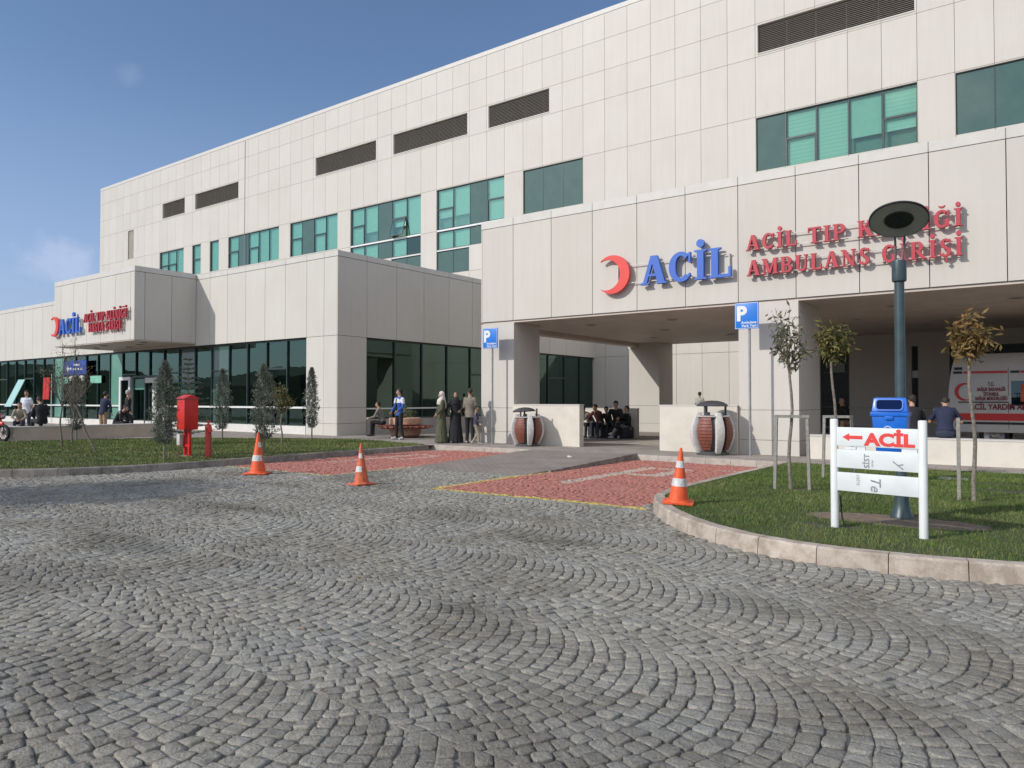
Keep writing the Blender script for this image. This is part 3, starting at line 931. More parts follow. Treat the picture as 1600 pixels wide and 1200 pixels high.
# plinths
b = MB(); b.box(-86 + 40, -24.52 + 40, -.02, .2, .1, .46); b.build('plinth', M['plinth_white'], wing)
b = MB(); b.box(SX + 40 - .25, SX + 40 + .03, 1.52, 19.85, .1, .74)
for i in range(7): b.box(SX + 40 + .031, SX + 40 + .034, 1.52 + 1.68 * i * 1.6, 1.53 + 1.68 * i * 1.6, .1, .74, 1)
b.build('plinth', [M['plinth'], M['joint']], wing)

def glazing(T, us, z0, z1, parent, transoms, depth=.12, special={}, gmat='glass'):
    b = MB(); w = MB()
    fbox(b, T, us[0], us[-1], depth, depth + .1, z1 - .06, z1); fbox(b, T, us[0], us[-1], depth, depth + .1, z0, z0 + .05)
    for i, u in enumerate(us):
        a, c = (u, u + .06) if i == 0 else ((u - .06, u) if i == len(us) - 1 else (u - .024, u + .024))
        fbox(b, T, a, c, depth - .03, depth + .103, z0 + .05, z1 - .06)
    for i in range(len(us) - 1):
        if i in special: continue
        if i in transoms:
            zt = transoms[i]
            fbox(b, T, us[i] + .026, us[i + 1] - .026, depth - .01, depth + .09, zt - .04, zt + .04)
    fr = b.build('glazing_frame', M['frame'], parent)
    return fr

# front glazing with the doors under the entrance box
gj = sorted([u for u in wj if u <= -24.49 and u > -80])
trans = {}
for i, u in enumerate(gj[:-1]):
    if i % 3 == 1: trans[i] = 2.85
fr = glazing(Tw, gj, .46, 4.05, wing, trans)
for i in range(len(gj) - 1):
    a, c = gj[i], gj[i + 1]
    door = -40.2 < a and c < -35.0
    solid = (-41.45 < a < -41.0) or (-48.4 < a < -48.0) or (-31.6 < a < -31.3) or (-34.4 < a < -34.0) or (-53.9 < a < -53.5)
    p = MB(); fbox(p, Tw, a + .03, c - .03, .16, .175, .5 if not door else 2.75, 4.0)
    p.build('pane' if not solid else 'opaque_pane', M['spandrel_light'] if solid and a < -35 else (M['spandrel'] if solid else M['glass']), fr)
b = MB()
for (a, c) in ((gj[0], -39.95), (-35.3, -24.56)):
    b.box(a + 40, c + 40, .05, .085, 1.17, 1.25)
b.build('handrail', M['frame_white'], wing)
# doors: pale framed leaf standing open, dark openings
b = MB()
for u in (-39.85, -38.85): b.box(u - .09 + 40, u + .09 + 40, -.06, .06, .14, 2.72)
b.box(-39.76 + 40, -38.94 + 40, -.06, .06, 2.55, 2.72); b.box(-39.76 + 40, -38.94 + 40, -.06, .06, .14, .3)
dl = b.build('door', M['frame_white'], wing)
b = MB(); b.box(-39.75 + 40, -38.95 + 40, -.01, .01, .31, 2.54); b.build('door_glass', M['glass_dark'], dl)
b = MB()
for u in (-38.5, -37.3, -36.1, -35.5): b.box(u - .05 + 40, u + .05 + 40, -.03, .11, .13, 2.7)
b.box(-38.55 + 40, -35.4 + 40, -.035, .1, 2.66, 2.76)
dl = b.build('door', M['frame'], wing)
b = MB(); b.box(-37.2 + 40, -35.55 + 40, -.08, -.04, 2.38, 2.64); b.build('door_header', M['coping'], dl)
b = MB(); b.box(-36.9 + 40, -36.5 + 40, .15, .19, .2, 2.4); b.build('door_leaf', M['int_col'], dl)
b = MB(); b.box(-38.45 + 40, -37.35 + 40, .04, .055, 2.05, 2.6); b.build('door_glass', M['spandrel_light'], dl)
# side glazing
fr = glazing(Ts, sj, .76, 4.05, wing, {i: 1.17 for i in range(11)} )
for i in (4, 8):
    b = MB(); fbox(b, Ts, sj[i] + .036, sj[i + 1] - .036, .1, .2, 2.7, 2.8); b.build('transom', M['frame'], fr)
b = MB(); fbox(b, Ts, sj[0] + .07, sj[4], .085, .105, 1.14, 1.2); b.build('rail', M['frame_white'], fr)
for i in range(11):
    p = MB(); fbox(p, Ts, sj[i] + .03, sj[i + 1] - .03, .16, .175, .8, 4.0)
    p.build('pane', M['glass'], fr)
b = MB()
for i in range(1, 11): fbox(b, Ts, sj[i] - .42, sj[i] - .24, .5, .62, .2, 4.0)
b.build('inner_mullion', M['int_col'], wing)
# interior seen through the glass
b = MB(); b.box(-86 + 40, SX - .5 + 40, 7.5, 7.6, .1, 4.3); b.build('interior_wall', M['int_wall'], wing)
b = MB(); b.box(-86 + 40, SX - .5 + 40, .45, 7.45, 4.06, 4.2); b.box(SX - 7 + 40, SX - .5 + 40, 7.7, 19.6, 4.06, 4.2); b.build('interior_ceiling', M['int_wall'], wing)
b = MB(); b.box(SX - 6.5 + 40, SX - 6.4 + 40, 7.7, 19.6, .1, 4.05); b.box(-86 + 40, -23.1 + 40, .3, 19.7, .11, .135); b.build('interior_floor', M['int_dark'], wing)
b = MB()
for x in [-80 + 5.6 * i for i in range(10)] + [-24.3]:
    b.box(x - .22 + 40, x + .22 + 40, 1.6, 2.05, .14, 4.05)
b.build('interior_column', M['int_col'], wing)
b = MB()
for x, y, w, h in ((-50, 4, 2.4, 1.1), (-44.5, 3, 1.6, 1.9), (-34, 4.5, 3, 1.1), (-29.5, 3.2, 1.5, 1.6), (-27, 2.4, .9, .95), (-25.5, 5, 1.4, 2.0)):
    b.box(x + 40, x + w + 40, y, y + .6, .14, .14 + h)
b.build('interior_furniture', M['int_dark'], wing)
# signs on the glass left of the doors
b = MB(); b.box(-46.3 + 40, -43.6 + 40, -.12, -.06, 2.95, 3.75); sg = b.build('direction_sign', coat('sign_blue_dark', (.02, .06, .33)), wing)
b = MB()
b.prism([(-46.1, 3.3), (-45.8, 3.5), (-45.8, 3.36), (-45.4, 3.36), (-45.4, 3.24), (-45.8, 3.24), (-45.8, 3.1)], lambda u, w, d: (u + 40, d, w), -.125, -.121)
b.box(-45.2 + 40, -44.0 + 40, -.125, -.121, 3.22, 3.32); b.box(-45.1 + 40, -44.4 + 40, -.125, -.121, 3.46, 3.56)
b.build('sign_marking', M['frame_white'], sg)
b = MB(); b.box(-45.9 + 40, -43.9 + 40, -.1, -.06, 2.62, 2.9); b.build('paper_notice', M['frame_white'], wing)
b = MB()
for a, c in ((-47.1, -46.1), (-43.4, -42.1)): b.box(a + 40, c + 40, .02, .06, 2.45, 2.85)
b.build('glass_strip', simple('mint_strip', (.22, .52, .40), .2), wing)
b = MB(); b.obox((-52.7 + 40, -.35, 1.95), (.5, 0, 0), (0, .02, .0), (0, .38, .85)); sh = b.build('open_sash', simple('pale_glass', (.36, .58, .53), .15, .05), wing)
# red banner standing by the glass
fl = thing('banner', 'red banner with white crescent hanging in front of the glass at the far left', 'flag', (-48.6, 18.9, 0))
b = MB(); nn = 10
for i in range(nn):
    for s_ in (0,):
        x0_, x1_ = -.42 + .84 * i / nn, -.42 + .84 * (i + 1) / nn
        b.add([(x0_, .05 * math.sin(i * 1.3), 1.55), (x1_, .05 * math.sin((i + 1) * 1.3), 1.55), (x1_ + .12, .05 * math.sin((i + 1) * 1.3), 2.85), (x0_ + .12, .05 * math.sin(i * 1.3), 2.85),
               (x0_, .012 + .05 * math.sin(i * 1.3), 1.55), (x1_, .012 + .05 * math.sin((i + 1) * 1.3), 1.55), (x1_ + .12, .012 + .05 * math.sin((i + 1) * 1.3), 2.85), (x0_ + .12, .012 + .05 * math.sin(i * 1.3), 2.85)], [(0, 1, 2, 3), (7, 6, 5, 4)])
b.build('cloth', simple('flag_red', (.55, .03, .03), .7), fl)
b = MB(); b.tube([(.55, .1, .12), (.55, .1, 3.05)], .02, 8); b.build('pole', M['frame_white'], fl)

# entrance box over the doors
ebx = thing('entrance_canopy', 'boxy cream canopy jutting out over the patient entrance doors at the left', 'canopy', (-36.7, 16.2, 0))
Te = lambda u, d, z: (u + 36.7, d, z)
X0, X1 = -40.75, -32.65
clad_wall('wall_cladding', Te, X0, X1, 4.2, 7.2, [X1 - .35 - 1.4 * i for i in range(7)], [], [], ebx, thick=.3, mat=M['clad_low'], trim1=.045, gap=.02)
clad_wall('side_cladding', lambda u, d, z: (X1 - d + 36.7, u - 16.2, z), 16.2, 19.08, 4.2, 7.2, [16.66, 17.9], [], [], ebx, thick=.3, gap=.02)
clad_wall('side_cladding', lambda u, d, z: (X0 + d + 36.7, u - 16.2, z), 16.5, 19.08, 4.2, 7.2, [17.9], [], [], ebx, thick=.3, gap=.02)
b = MB(); b.box(X0 + 36.697, X1 + 36.703, -.003, .3, 7.22, 7.45); b.box(X1 + 36.4, X1 + 36.703, .303, 2.85, 7.22, 7.45); b.box(X0 + 36.697, X0 + 37.0, .303, 2.85, 7.22, 7.45)
b.build('roof_coping', M['coping'], ebx)
b = MB(); b.box(X0 + 37.01, X1 + 36.39, .31, 2.85, 4.19, 4.3)
b.box(X0 + 36.7, X1 + 36.7, .02, 2.86, 4.155, 4.187); b.box(X0 + 37.01, X1 + 36.39, .31, 2.85, 6.9, 7.1)
so = b.build('soffit', M['soffit'], ebx)
for i, (dx, dy) in enumerate(((1.5, 1.4), (3.6, .8), (3.6, 2.0), (5.8, 1.4), (7.2, .9))):
    b = MB(); b.lathe([(.16, 0), (.16, -.02), (.12, -.022), (0, -.015)], (X0 + dx + 36.7, dy, 4.153), 16); b.build('downlight', M['joint'], so)

# ---- ambulance canopy on y = 19.1
can = thing('ambulance_canopy', 'wide cream panelled canopy on square columns over the ambulance entrance', 'canopy', (-6, 19.1, 0))
Tc = lambda u, d, z: (u + 6, d, z)
CX0, CX1, CD = -15.4, 6.5, 11.9
cj = [-6.74 + 1.47 * i for i in range(-6, 14)]
clad_wall('wall_cladding', Tc, CX0, CX1, 4.1, 7.17, cj, [], [], can, thick=.4, trim0=.05, gap=.02)
clad_wall('side_cladding', lambda u, d, z: (CX0 + d + 6, u - 19.1, z), 19.1, 31.0, 4.1, 7.17, [20.6 + 1.68 * i for i in range(7)], [], [], can, thick=.4, gap=.02)
clad_wall('rear_cladding', lambda u, d, z: (u + 6, CD - d, z), CX0, CX1, 4.1, 7.17, cj, [], [], can, thick=.4, trim0=.05, gap=.02)
b = MB(); b.box(CX0 + 5.997, CX1 + 6, -.003, .4, 7.188, 7.42); b.box(CX0 + 5.997, CX0 + 6.4, .403, CD, 7.188, 7.42)
for j in cj: b.box(j + 6 - .009, j + 6 + .009, -.0045, -.0032, 7.19, 7.415, 1)
b.build('roof_coping', [M['coping'], M['joint']], can)
b = MB(); b.box(CX0 + 6.05, CX1 + 6, .05, CD - .05, 4.03, 4.095)
b.box(CX0 + 6.41, CX1 + 6, .41, CD - .41, 6.8, 7.0)
b.box(CX0 + 6.0, CX0 + 6.5, 1.5, 10.4, 3.88, 4.028)
so = b.build('soffit', M['soffit'], can)
for (x, y) in ((-12.5, 2.2), (-9.6, 2.2), (-11.2, 5.2), (-8.4, 5.2), (-13, 8), (-10, 8.4), (-3.5, 2.6), (-.8, 2.6), (-5, 5.6), (-2, 5.8), (-3.5, 8.6), (.2, 8.5)):
    b = MB(); b.lathe([(.19, 0), (.19, -.018), (.15, -.02)], (x + 6, y, 4.028), 18); rg = b.build('downlight', M['coping'], so)
    b = MB(); b.lathe([(.15, -.012), (0, -.012)], (x + 6, y, 4.028), 18); b.build('lens', M['joint'], rg)
def column(x0, x1, y0, y1, mat):
    b = MB(); tn = random.random(); tr = .004
    for (za, zb) in ((.12, .50), (.512, 1.27), (1.282, 4.025)):
        b.box(x0 + 6, x1 + 6, y0 - 19.1, y1 - 19.1, za, zb, 0, tn)
    b.box(x0 + 6.015, x1 + 5.985, y0 - 19.085, y1 - 19.115, .11, 4.02, 1)
    return b.build('column', [mat, M['joint']], can)
column(-15.4, -14.06, 19.1 + .003, 20.56, M['clad'])
column(-6.74, -5.22, 19.1 + .003, 21.1, M['clad'])
column(2.1, 3.6, 19.1 + .003, 21.1, M['clad'])
column(-15.4, -13.95, 29.6, 30.99, M['clad'])
# rear wall block between canopy and main building
rear = thing('rear_entrance_block', 'shaded cream wall with dark glass doors at the back of the ambulance canopy', 'building', (0, 31.0, 0))
Tr = lambda u, d, z: (u, d, z)
clad_wall('wall_cladding', Tr, -8.6, 6.5, .12, 4.02, [-8.6, -4.8, -2.8, -.9, 1, 3], [1.22], [(-7.65, -6.56, .2, 3.5), (-4.42, -4.18, .9, 3.55), (-3.2, 4.5, 2.0, 3.5)], rear, thick=.4, gap=.014)
clad_wall('side_cladding', lambda u, d, z: (-8.6 + d, u - 31, z), 31.05, 38.9, .12, 7.1, [33, 35, 37], [4.1], [], rear, thick=.4)
b = MB(); b.box(-8.2, 6.5, .5, 7.9, 6.9, 7.1); b.build('roof_slab', M['plinth'], rear)
for (a, c, e, f, tz) in ((-7.65, -6.56, .2, 3.5, (1.25, 2.62)), (-4.42, -4.18, .9, 3.55, ()), (-3.2, 4.5, 2.0, 3.5, ())):
    b = MB()
    for u in (a + .03, c - .03): b.box(u - .03, u + .03, .1, .16, e, f)
    b.box(a + .06, c - .06, .1, .16, f - .06, f)
    for z in tz: b.box(a + .06, c - .06, .1, .16, z - .03, z + .03)
    w = b.build('window', M['frame'], rear)
    b = MB(); b.box(a + .05, c - .05, .12, .135, e, f); b.build('pane', M['glass_rear'], w)
    b = MB(); b.box(a - .2, c + .2, 1.2, 1.22, e - .2, f + .2); b.build('window_recess', M['int_dark'], w)
b = MB(); b.box(-7.3, -6.75, .08, .095, 2.62, 2.98); b.build('paper_notice', simple('faded_notice', (.25, .3, .28), .6), rear)
b = MB(); b.box(-4.4, -4.2, .08, .095, 2.35, 2.62); b.build('paper_notice', M['frame_white'], rear)

# ---- free-standing low walls
M['render_warm'] = simple('beige_render', (.50, .42, .33), .8, .1, 2.5, bmp=.3, bscale=120)
def lowwall(label, x0, x1, y0, y1, h, cap=True, mat='render'):
    t = thing('low_wall', label, 'wall', ((x0 + x1) / 2, (y0 + y1) / 2, .12))
    w, d = (x1 - x0) / 2, (y1 - y0) / 2
    b = MB(); b.box(-w, w, -d, d, 0, h - .152); b.build('wall_body', M[mat], t)
    b = MB(); b.box(-w - .012, w + .012, -d - .012, d + .012, h - .15, h - .12); b.build('wall_cap', M['coping'], t)
    return t
lowwall('low cream wall right of the far column, ending at the seated group', -14.04, -11.55, 19.0, 19.25, 1.40)
lowwall('low cream wall behind the big domed litter bin beside the middle column', -8.95, -6.76, 19.0, 19.25, 1.40)
lowwall('shaded low wall at the back of the seated group', -14.8, -12.5, 24.6, 24.8, 1.22)
lowwall('long knee high cream wall in front of the ambulance, at the right edge', -4.9, 6, 18.55, 18.98, .70)
lowwall('beige bench high wall along the lawn in front of the entrance at far left', -28.72, -28.26, 10.05, 15.2, .62, mat='render_warm')
lowwall('short lit bench high wall behind the red motorcycle', -32.5, -28.735, 10.05, 10.45, .62)
# step inside the canopy
M['asphalt'] = simple('concrete_floor', (.42, .37, .32), .9, .2, 4, bmp=.3)
b = MB(); b.add([(-11.3, 20.9, .133), (6.5, 20.9, .133), (6.5, 30.95, .133), (-11.3, 30.95, .133)], [(0, 1, 2, 3)]); o = b.build('driveway', M['asphalt']); o['kind'] = 'structure'

# =============================================================== LETTERING
def _bar(x0, y0, x1, y1, w): return [(x0 - w / 2, y0), (x0 + w / 2, y0), (x1 + w / 2, y1), (x1 - w / 2, y1)]
def _rect(x0, y0, x1, y1): return [(x0, y0), (x1, y0), (x1, y1), (x0, y1)]
def _serif(x, y, w, up): 
    h = .075 * up
    p = [(x - w / 2, y), (x + w / 2, y), (x + w / 2, y + h * .6), (x + w / 3.2, y + h), (x - w / 3.2, y + h), (x - w / 2, y + h * .6)]
    return p if up > 0 else p[::-1]
def _arc(cx, cy, rx, ry, a0, a1, wv, wh, n=16):
    o = []; i_ = []
    for k in range(n + 1):
        a = R(a0 + (a1 - a0) * k / n); c, s = math.cos(a), math.sin(a)
        w = wh + (wv - wh) * abs(c)
        o.append((cx + rx * c, cy + ry * s)); i_.append((cx + (rx - w) * c, cy + (ry - min(w, wh * 1.2 + (w - wh) * .3)) * s))
    p = o + i_[::-1]
    return p if a1 > a0 else p[::-1]
def _disc(cx, cy, r): return [(cx + r * math.cos(2 * math.pi * k / 14), cy + r * math.sin(2 * math.pi * k / 14)) for k in range(14)]
TK, TN = .25, .125
def glyph(ch):
    g = []; w = .8
    if ch == 'A':
        w = .98; g = [_bar(.15, 0, .46, 1, TN + .02), _bar(.80, 0, .50, 1, TK + .02), _rect(.24, .28, .7, .37), _serif(.15, 0, .32, 1), _serif(.80, 0, .36, 1)]
    elif ch in 'CGĞ':
        w = .90; g = [_arc(.48, .5, .44, .52, 48, 312, TK, TN), _rect(.76, .62, .83, .97)]
        if ch != 'C': w = .98; g += [_rect(.64, .06, .86, .44), _serif(.77, .44, .38, -1)]
        else: g += [[(.74, .10), (.83, .18), (.80, .27), (.68, .17)]]
        if ch == 'Ğ': g += [_arc(.48, 1.30, .20, .17, 195, 345, .06, .10)]
    elif ch in 'Iİ':
        w = .46; g = [_rect(.115, 0, .345, 1), _serif(.23, 0, .44, 1), _serif(.23, 1, .44, -1)]
        if ch == 'İ': g += [_disc(.23, 1.22, .14)]
    elif ch == 'L':
        w = .80; g = [_rect(.10, 0, .33, 1), _serif(.215, 1, .42, -1), _serif(.18, 0, .34, 1), _rect(.2, 0, .76, .10), _rect(.68, .0, .765, .34)]
    elif ch == 'T':
        w = .88; g = [_rect(.325, 0, .555, 1), _serif(.44, 0, .46, 1), _rect(.04, .9, .84, 1), _rect(.03, .7, .10, 1), _rect(.78, .7, .85, 1)]
    elif ch in 'PRB':
        w = .84; g = [_rect(.10, 0, .33, 1), _serif(.215, 0, .42, 1), _rect(.02, .93, .3, 1)]
        g += [_rect(.28, .91, .5, 1), _rect(.28, .43, .5, .52), _arc(.48, .715, .30, .285, -90, 90, TK, .09)]
        if ch == 'R': w = .95; g += [_bar(.47, .46, .82, 0, TK), _serif(.84, 0, .28, 1)]
        if ch == 'B': w = .88; g += [_rect(.28, 0, .5, .09), _arc(.48, .26, .35, .26, -90, 90, TK, .09)]
    elif ch == 'K':
        w = .98; g = [_rect(.10, 0, .33, 1), _serif(.215, 0, .42, 1), _serif(.215, 1, .42, -1), _bar(.33, .42, .74, 1, TN + .02), _bar(.50, .56, .82, 0, TK + .02), _serif(.76, 1, .32, -1), _serif(.83, 0, .34, 1)]
    elif ch == 'N':
        w = .98; g = [_rect(.13, 0, .23, 1), _rect(.74, 0, .84, 1), _bar(.18, 1, .76, 0, TK + .02), _serif(.18, 0, .32, 1), _serif(.79, 1, .32, -1), _rect(.0, .93, .2, 1)]
    elif ch == 'M':
        w = 1.2; g = [_rect(.12, 0, .22, 1), _rect(.86, 0, 1.09, 1), _bar(.22, 1, .55, .08, TK), _bar(.92, 1, .58, .08, TN + .01), _serif(.17, 0, .32, 1), _serif(.975, 0, .42, 1), _rect(.0, .93, .22, 1), _rect(.95, .93, 1.19, 1)]
    elif ch == 'U':
        w = .94; g = [_rect(.12, .32, .35, 1), _rect(.72, .32, .82, 1), _arc(.47, .34, .35, .36, 180, 360, TK * .7, .11), _serif(.235, 1, .42, -1), _serif(.77, 1, .30, -1)]
    elif ch in 'SŞ':
        w = .74; g = [_arc(.37, .735, .29, .275, 30, 262, TK * .95, .10), _arc(.36, .265, .32, .275, 95, -150, TK * .95, .10), _rect(.58, .70, .65, .96), _rect(.05, .04, .12, .32),
                      [(.14, .60), (.30, .42), (.60, .38), (.42, .58)]]
        if ch == 'Ş': g += [_rect(.33, -.12, .41, .0), _arc(.36, -.19, .13, .11, 80, -120, .07, .06)]
    elif ch == 'H':
        w = 1.0; g = [_rect(.12, 0, .35, 1), _rect(.66, 0, .89, 1), _rect(.33, .45, .68, .55)] + [_serif(x, y, .42, u) for x in (.235, .775) for y, u in ((0, 1), (1, -1))]
    elif ch == ' ':
        w = .42
    return g, w

def letters(text, x0, x1, zb, cap, yf, depth, mat, parent, track=.06):
    adv = [glyph(c)[1] + track for c in text]; tot = sum(adv) - track
    sx = (x1 - x0) / tot; x = x0
    for c, a in zip(text, adv):
        g, w = glyph(c)
        if g:
            b = MB()
            for i, poly in enumerate(g):
                b.prism([(x + px * sx, zb + pz * cap) for px, pz in poly], lambda u, v, d: (u, d, v), yf + i * .0013, yf + depth - i * .001)
            o = b.build('letter', mat, parent)
        x += a * sx

def crescent(cx, cz, r, yf, depth, mat, parent, flip=1, name='crescent', cut=.8, off=.34):
    """flip=1: horns to the left"""
    n = 40; out = []; inn = []
    r2 = r * cut; dx = -flip * r * off
    # intersection angle
    d = abs(dx); ca = (d * d + r * r - r2 * r2) / (2 * d * r); a = math.acos(max(-1, min(1, ca)))
    for k in range(n + 1):
        t = a + (2 * math.pi - 2 * a) * k / n
        out.append((cx - flip * r * math.cos(t), cz + r * math.sin(t)))
    x2 = (out[0][0] - (cx + dx)); b2 = math.atan2(out[0][1] - cz, -flip * x2)
    for k in range(n + 1):
        t = b2 + (2 * math.pi - 2 * b2) * k / n
        inn.append((cx + dx - flip * r2 * math.cos(t), cz + r2 * math.sin(t)))
    b = MB()
    f = lambda u, v, dd: (u, dd, v)
    for k in range(n):
        p = [out[k], out[k + 1], inn[k + 1], inn[k]]
        b.prism(p if flip < 0 else p[::-1], f, yf, yf + depth)
    import bmesh
    o = b.build(name, mat, parent)
    bm = bmesh.new(); bm.from_mesh(o.data); bmesh.ops.remove_doubles(bm, verts=bm.verts, dist=1e-4)
    bm.faces.ensure_lookup_table()
    seen = {}; kill = []
    for fc in bm.faces:
        key = tuple(sorted(v.index for v in fc.verts))
        if key in seen: kill += [fc, seen[key]]
        seen[key] = fc
    bmesh.ops.delete(bm, geom=list(set(kill)), context='FACES')
    bmesh.ops.recalc_face_normals(bm, faces=bm.faces); bm.to_mesh(o.data); bm.free()
    return o
M['red_letter'] = coat('letter_red', (.44, .035, .055), .5)
M['blue_letter'] = coat('letter_blue', (.03, .12, .50), .45)
M['red_cres'] = coat('crescent_red', (.68, .05, .04), .45)
M['rail'] = simple('letter_rail', (.55, .53, .5), .4, metal=.0)

def facade_sign(name, label, x, y, z): return thing(name, label, 'sign', (x, y, z))
def rails(x0, x1, zs, y, parent):
    b = MB()
    for z in zs: b.box(x0, x1, y, y + .012, z - .012, z + .012)
    n = max(2, int((x1 - x0) / 1.2))
    for i in range(n + 1):
        xx = x0 + .05 + (x1 - x0 - .1) * i / n
        b.box(xx - .012, xx + .012, y + .013, y + .09, zs[0] - .01, zs[-1] + .01)
    b.build('mounting_rail', M['rail'], parent)
# signs on the ambulance canopy
s = facade_sign('facade_sign', 'big blue letters ACİL with a red crescent on the front of the ambulance canopy', -8.7, 18.9, 4.7)
crescent(-10.38 + 8.7, 5.17 - 4.7, .56, 0, .09, M['red_cres'], s, 1)
letters('ACİL', -9.47 + 8.7, -6.84 + 8.7, .07, .80, 0, .1, M['blue_letter'], s, .05)
rails(-10.3 + 8.7, -6.9 + 8.7, [.19, .70], .102, s)
s = facade_sign('facade_sign', 'upper row of red letters ACİL TIP KLİNİĞİ, partly behind the lamp head', -4.0, 18.9, 5.3)
letters('ACİL TIP KLİNİĞİ', -6.47 + 4, -1.66 + 4, .085, .39, 0, .09, M['red_letter'], s, .13)
rails(-6.4 + 4, -1.7 + 4, [.13, .42], .092, s)
s = facade_sign('facade_sign', 'lower row of red letters AMBULANS GİRİŞİ on the ambulance canopy', -4.0, 18.9, 4.6)
letters('AMBULANS GİRİŞİ', -6.45 + 4, -1.66 + 4, .13, .40, 0, .09, M['red_letter'], s, .13)
rails(-6.4 + 4, -1.7 + 4, [.18, .47], .092, s)
# signs on the entrance box
s = facade_sign('facade_sign', 'blue letters ACİL with a red crescent on the patient entrance canopy at left', -39, 16.0, 4.7)
crescent(-40.3 + 39, 5.17 - 4.7, .50, 0, .09, M['red_cres'], s, 1)
letters('ACİL', -39.78 + 39, -37.4 + 39, .05, .74, 0, .1, M['blue_letter'], s, .05)
rails(-40.3 + 39, -37.5 + 39, [.15, .65], .102, s)
s = facade_sign('facade_sign', 'upper small red letters ACİL TIP KLİNİĞİ on the left entrance canopy', -35, 16.0, 5.1)
letters('ACİL TIP KLİNİĞİ', -37.1 + 35, -33.0 + 35, .08, .40, 0, .09, M['red_letter'], s, .12)
rails(-37 + 35, -33.1 + 35, [.12, .42], .092, s)
s = facade_sign('facade_sign', 'lower small red letters HASTA GİRİŞİ on the left entrance canopy', -35, 16.0, 4.6)
letters('HASTA GİRİŞİ', -36.6 + 35, -33.5 + 35, .1, .40, 0, .09, M['red_letter'], s, .12)
rails(-36.5 + 35, -33.6 + 35, [.14, .44], .092, s)

def text_mesh(txt, size, mat, parent, loc, rot=(R(90), 0, 0), align='LEFT', bold=.0, name='lettering', ext=.001, sx=1.0, shear=0):
    cu = bpy.data.curves.new('txt', 'FONT'); cu.body = txt; cu.size = size; cu.align_x = align
    cu.offset = bold; cu.extrude = ext; cu.shear = shear; cu.resolution_u = 4
    to = bpy.data.objects.new('txt', cu); COL.objects.link(to)
    dg = bpy.context.evaluated_depsgraph_get()
    me = bpy.data.meshes.new_from_object(to.evaluated_get(dg)); bpy.data.objects.remove(to)
    me.name = name; me.materials.clear(); me.materials.append(mat)
    o = bpy.data.objects.new(name, me); COL.objects.link(o)
    me.transform(Matrix.Translation(loc) @ Matrix.Rotation(rot[2], 4, 'Z') @ Matrix.Rotation(rot[0], 4, 'X') @ Matrix.Rotation(rot[1], 4, 'Z') @ Matrix.Diagonal((sx, 1, 1, 1)))
    o.parent = parent
    return o

# =============================================================== STREET FURNITURE
M['white_paint'] = simple('white_paint', (.70, .72, .71), .35, .04, 5)
M['sign_white'] = simple('sign_board_white', (.66, .70, .70), .4, .05, 4)
M['sign_red'] = coat('sign_red', (.68, .045, .04), .5)
M['grey_print'] = simple('faded_print', (.22, .26, .27), .6, .3, 30)
M['pole_green'] = simple('pole_grey_green', (.05, .078, .085), .38, .15, 8, metal=.2)
M['lamp_grey'] = simple('lamp_grey', (.34, .35, .31), .5, .08, 5)
M['black'] = simple('black_plastic', (.012, .012, .012), .45, .1)
M['blue_bin'] = simple('blue_plastic', (.008, .13, .56), .32, .08, 7)
M['blue_bin_in'] = simple('blue_plastic_inside', (.003, .012, .06), .8, .1, spec=.08)
M['orange'] = simple('cone_orange', (.72, .10, .025), .5, .12, 14)
M['orange_dirty'] = simple('cone_orange_worn', (.55, .12, .05), .6, .25, 14)
M['band'] = simple('cone_band', (.58, .57, .55), .5, .2, 30)
M['galv'] = simple('galvanised', (.30, .31, .31), .45, .12, 10, metal=.3)
M['wood_red'] = simple('red_brown_wood', (.20, .062, .04), .55, .2, 20)
M['concrete_rib'] = simple('concrete_rib', (.58, .56, .53), .75, .1, 12)
M['dark_metal'] = simple('dark_metal', (.06, .06, .062), .5, .15)
M['red_paint'] = simple('red_paint', (.62, .025, .018), .35, .08, 6)
M['red_faded'] = simple('red_paint_faded', (.46, .065, .045), .55, .12, 12)
M['blue_sign'] = simple('parking_sign_blue', (.012, .17, .62), .35, .04)
M['stake'] = simple('weathered_stake', (.26, .25, .22), .7, .2, 25)
M['bark'] = simple('bark', (.20, .175, .145), .9, .35, 28, bmp=.6, bscale=60)
M['bark_dark'] = simple('bark_dark', (.15, .13, .11), .9, .3, 30)

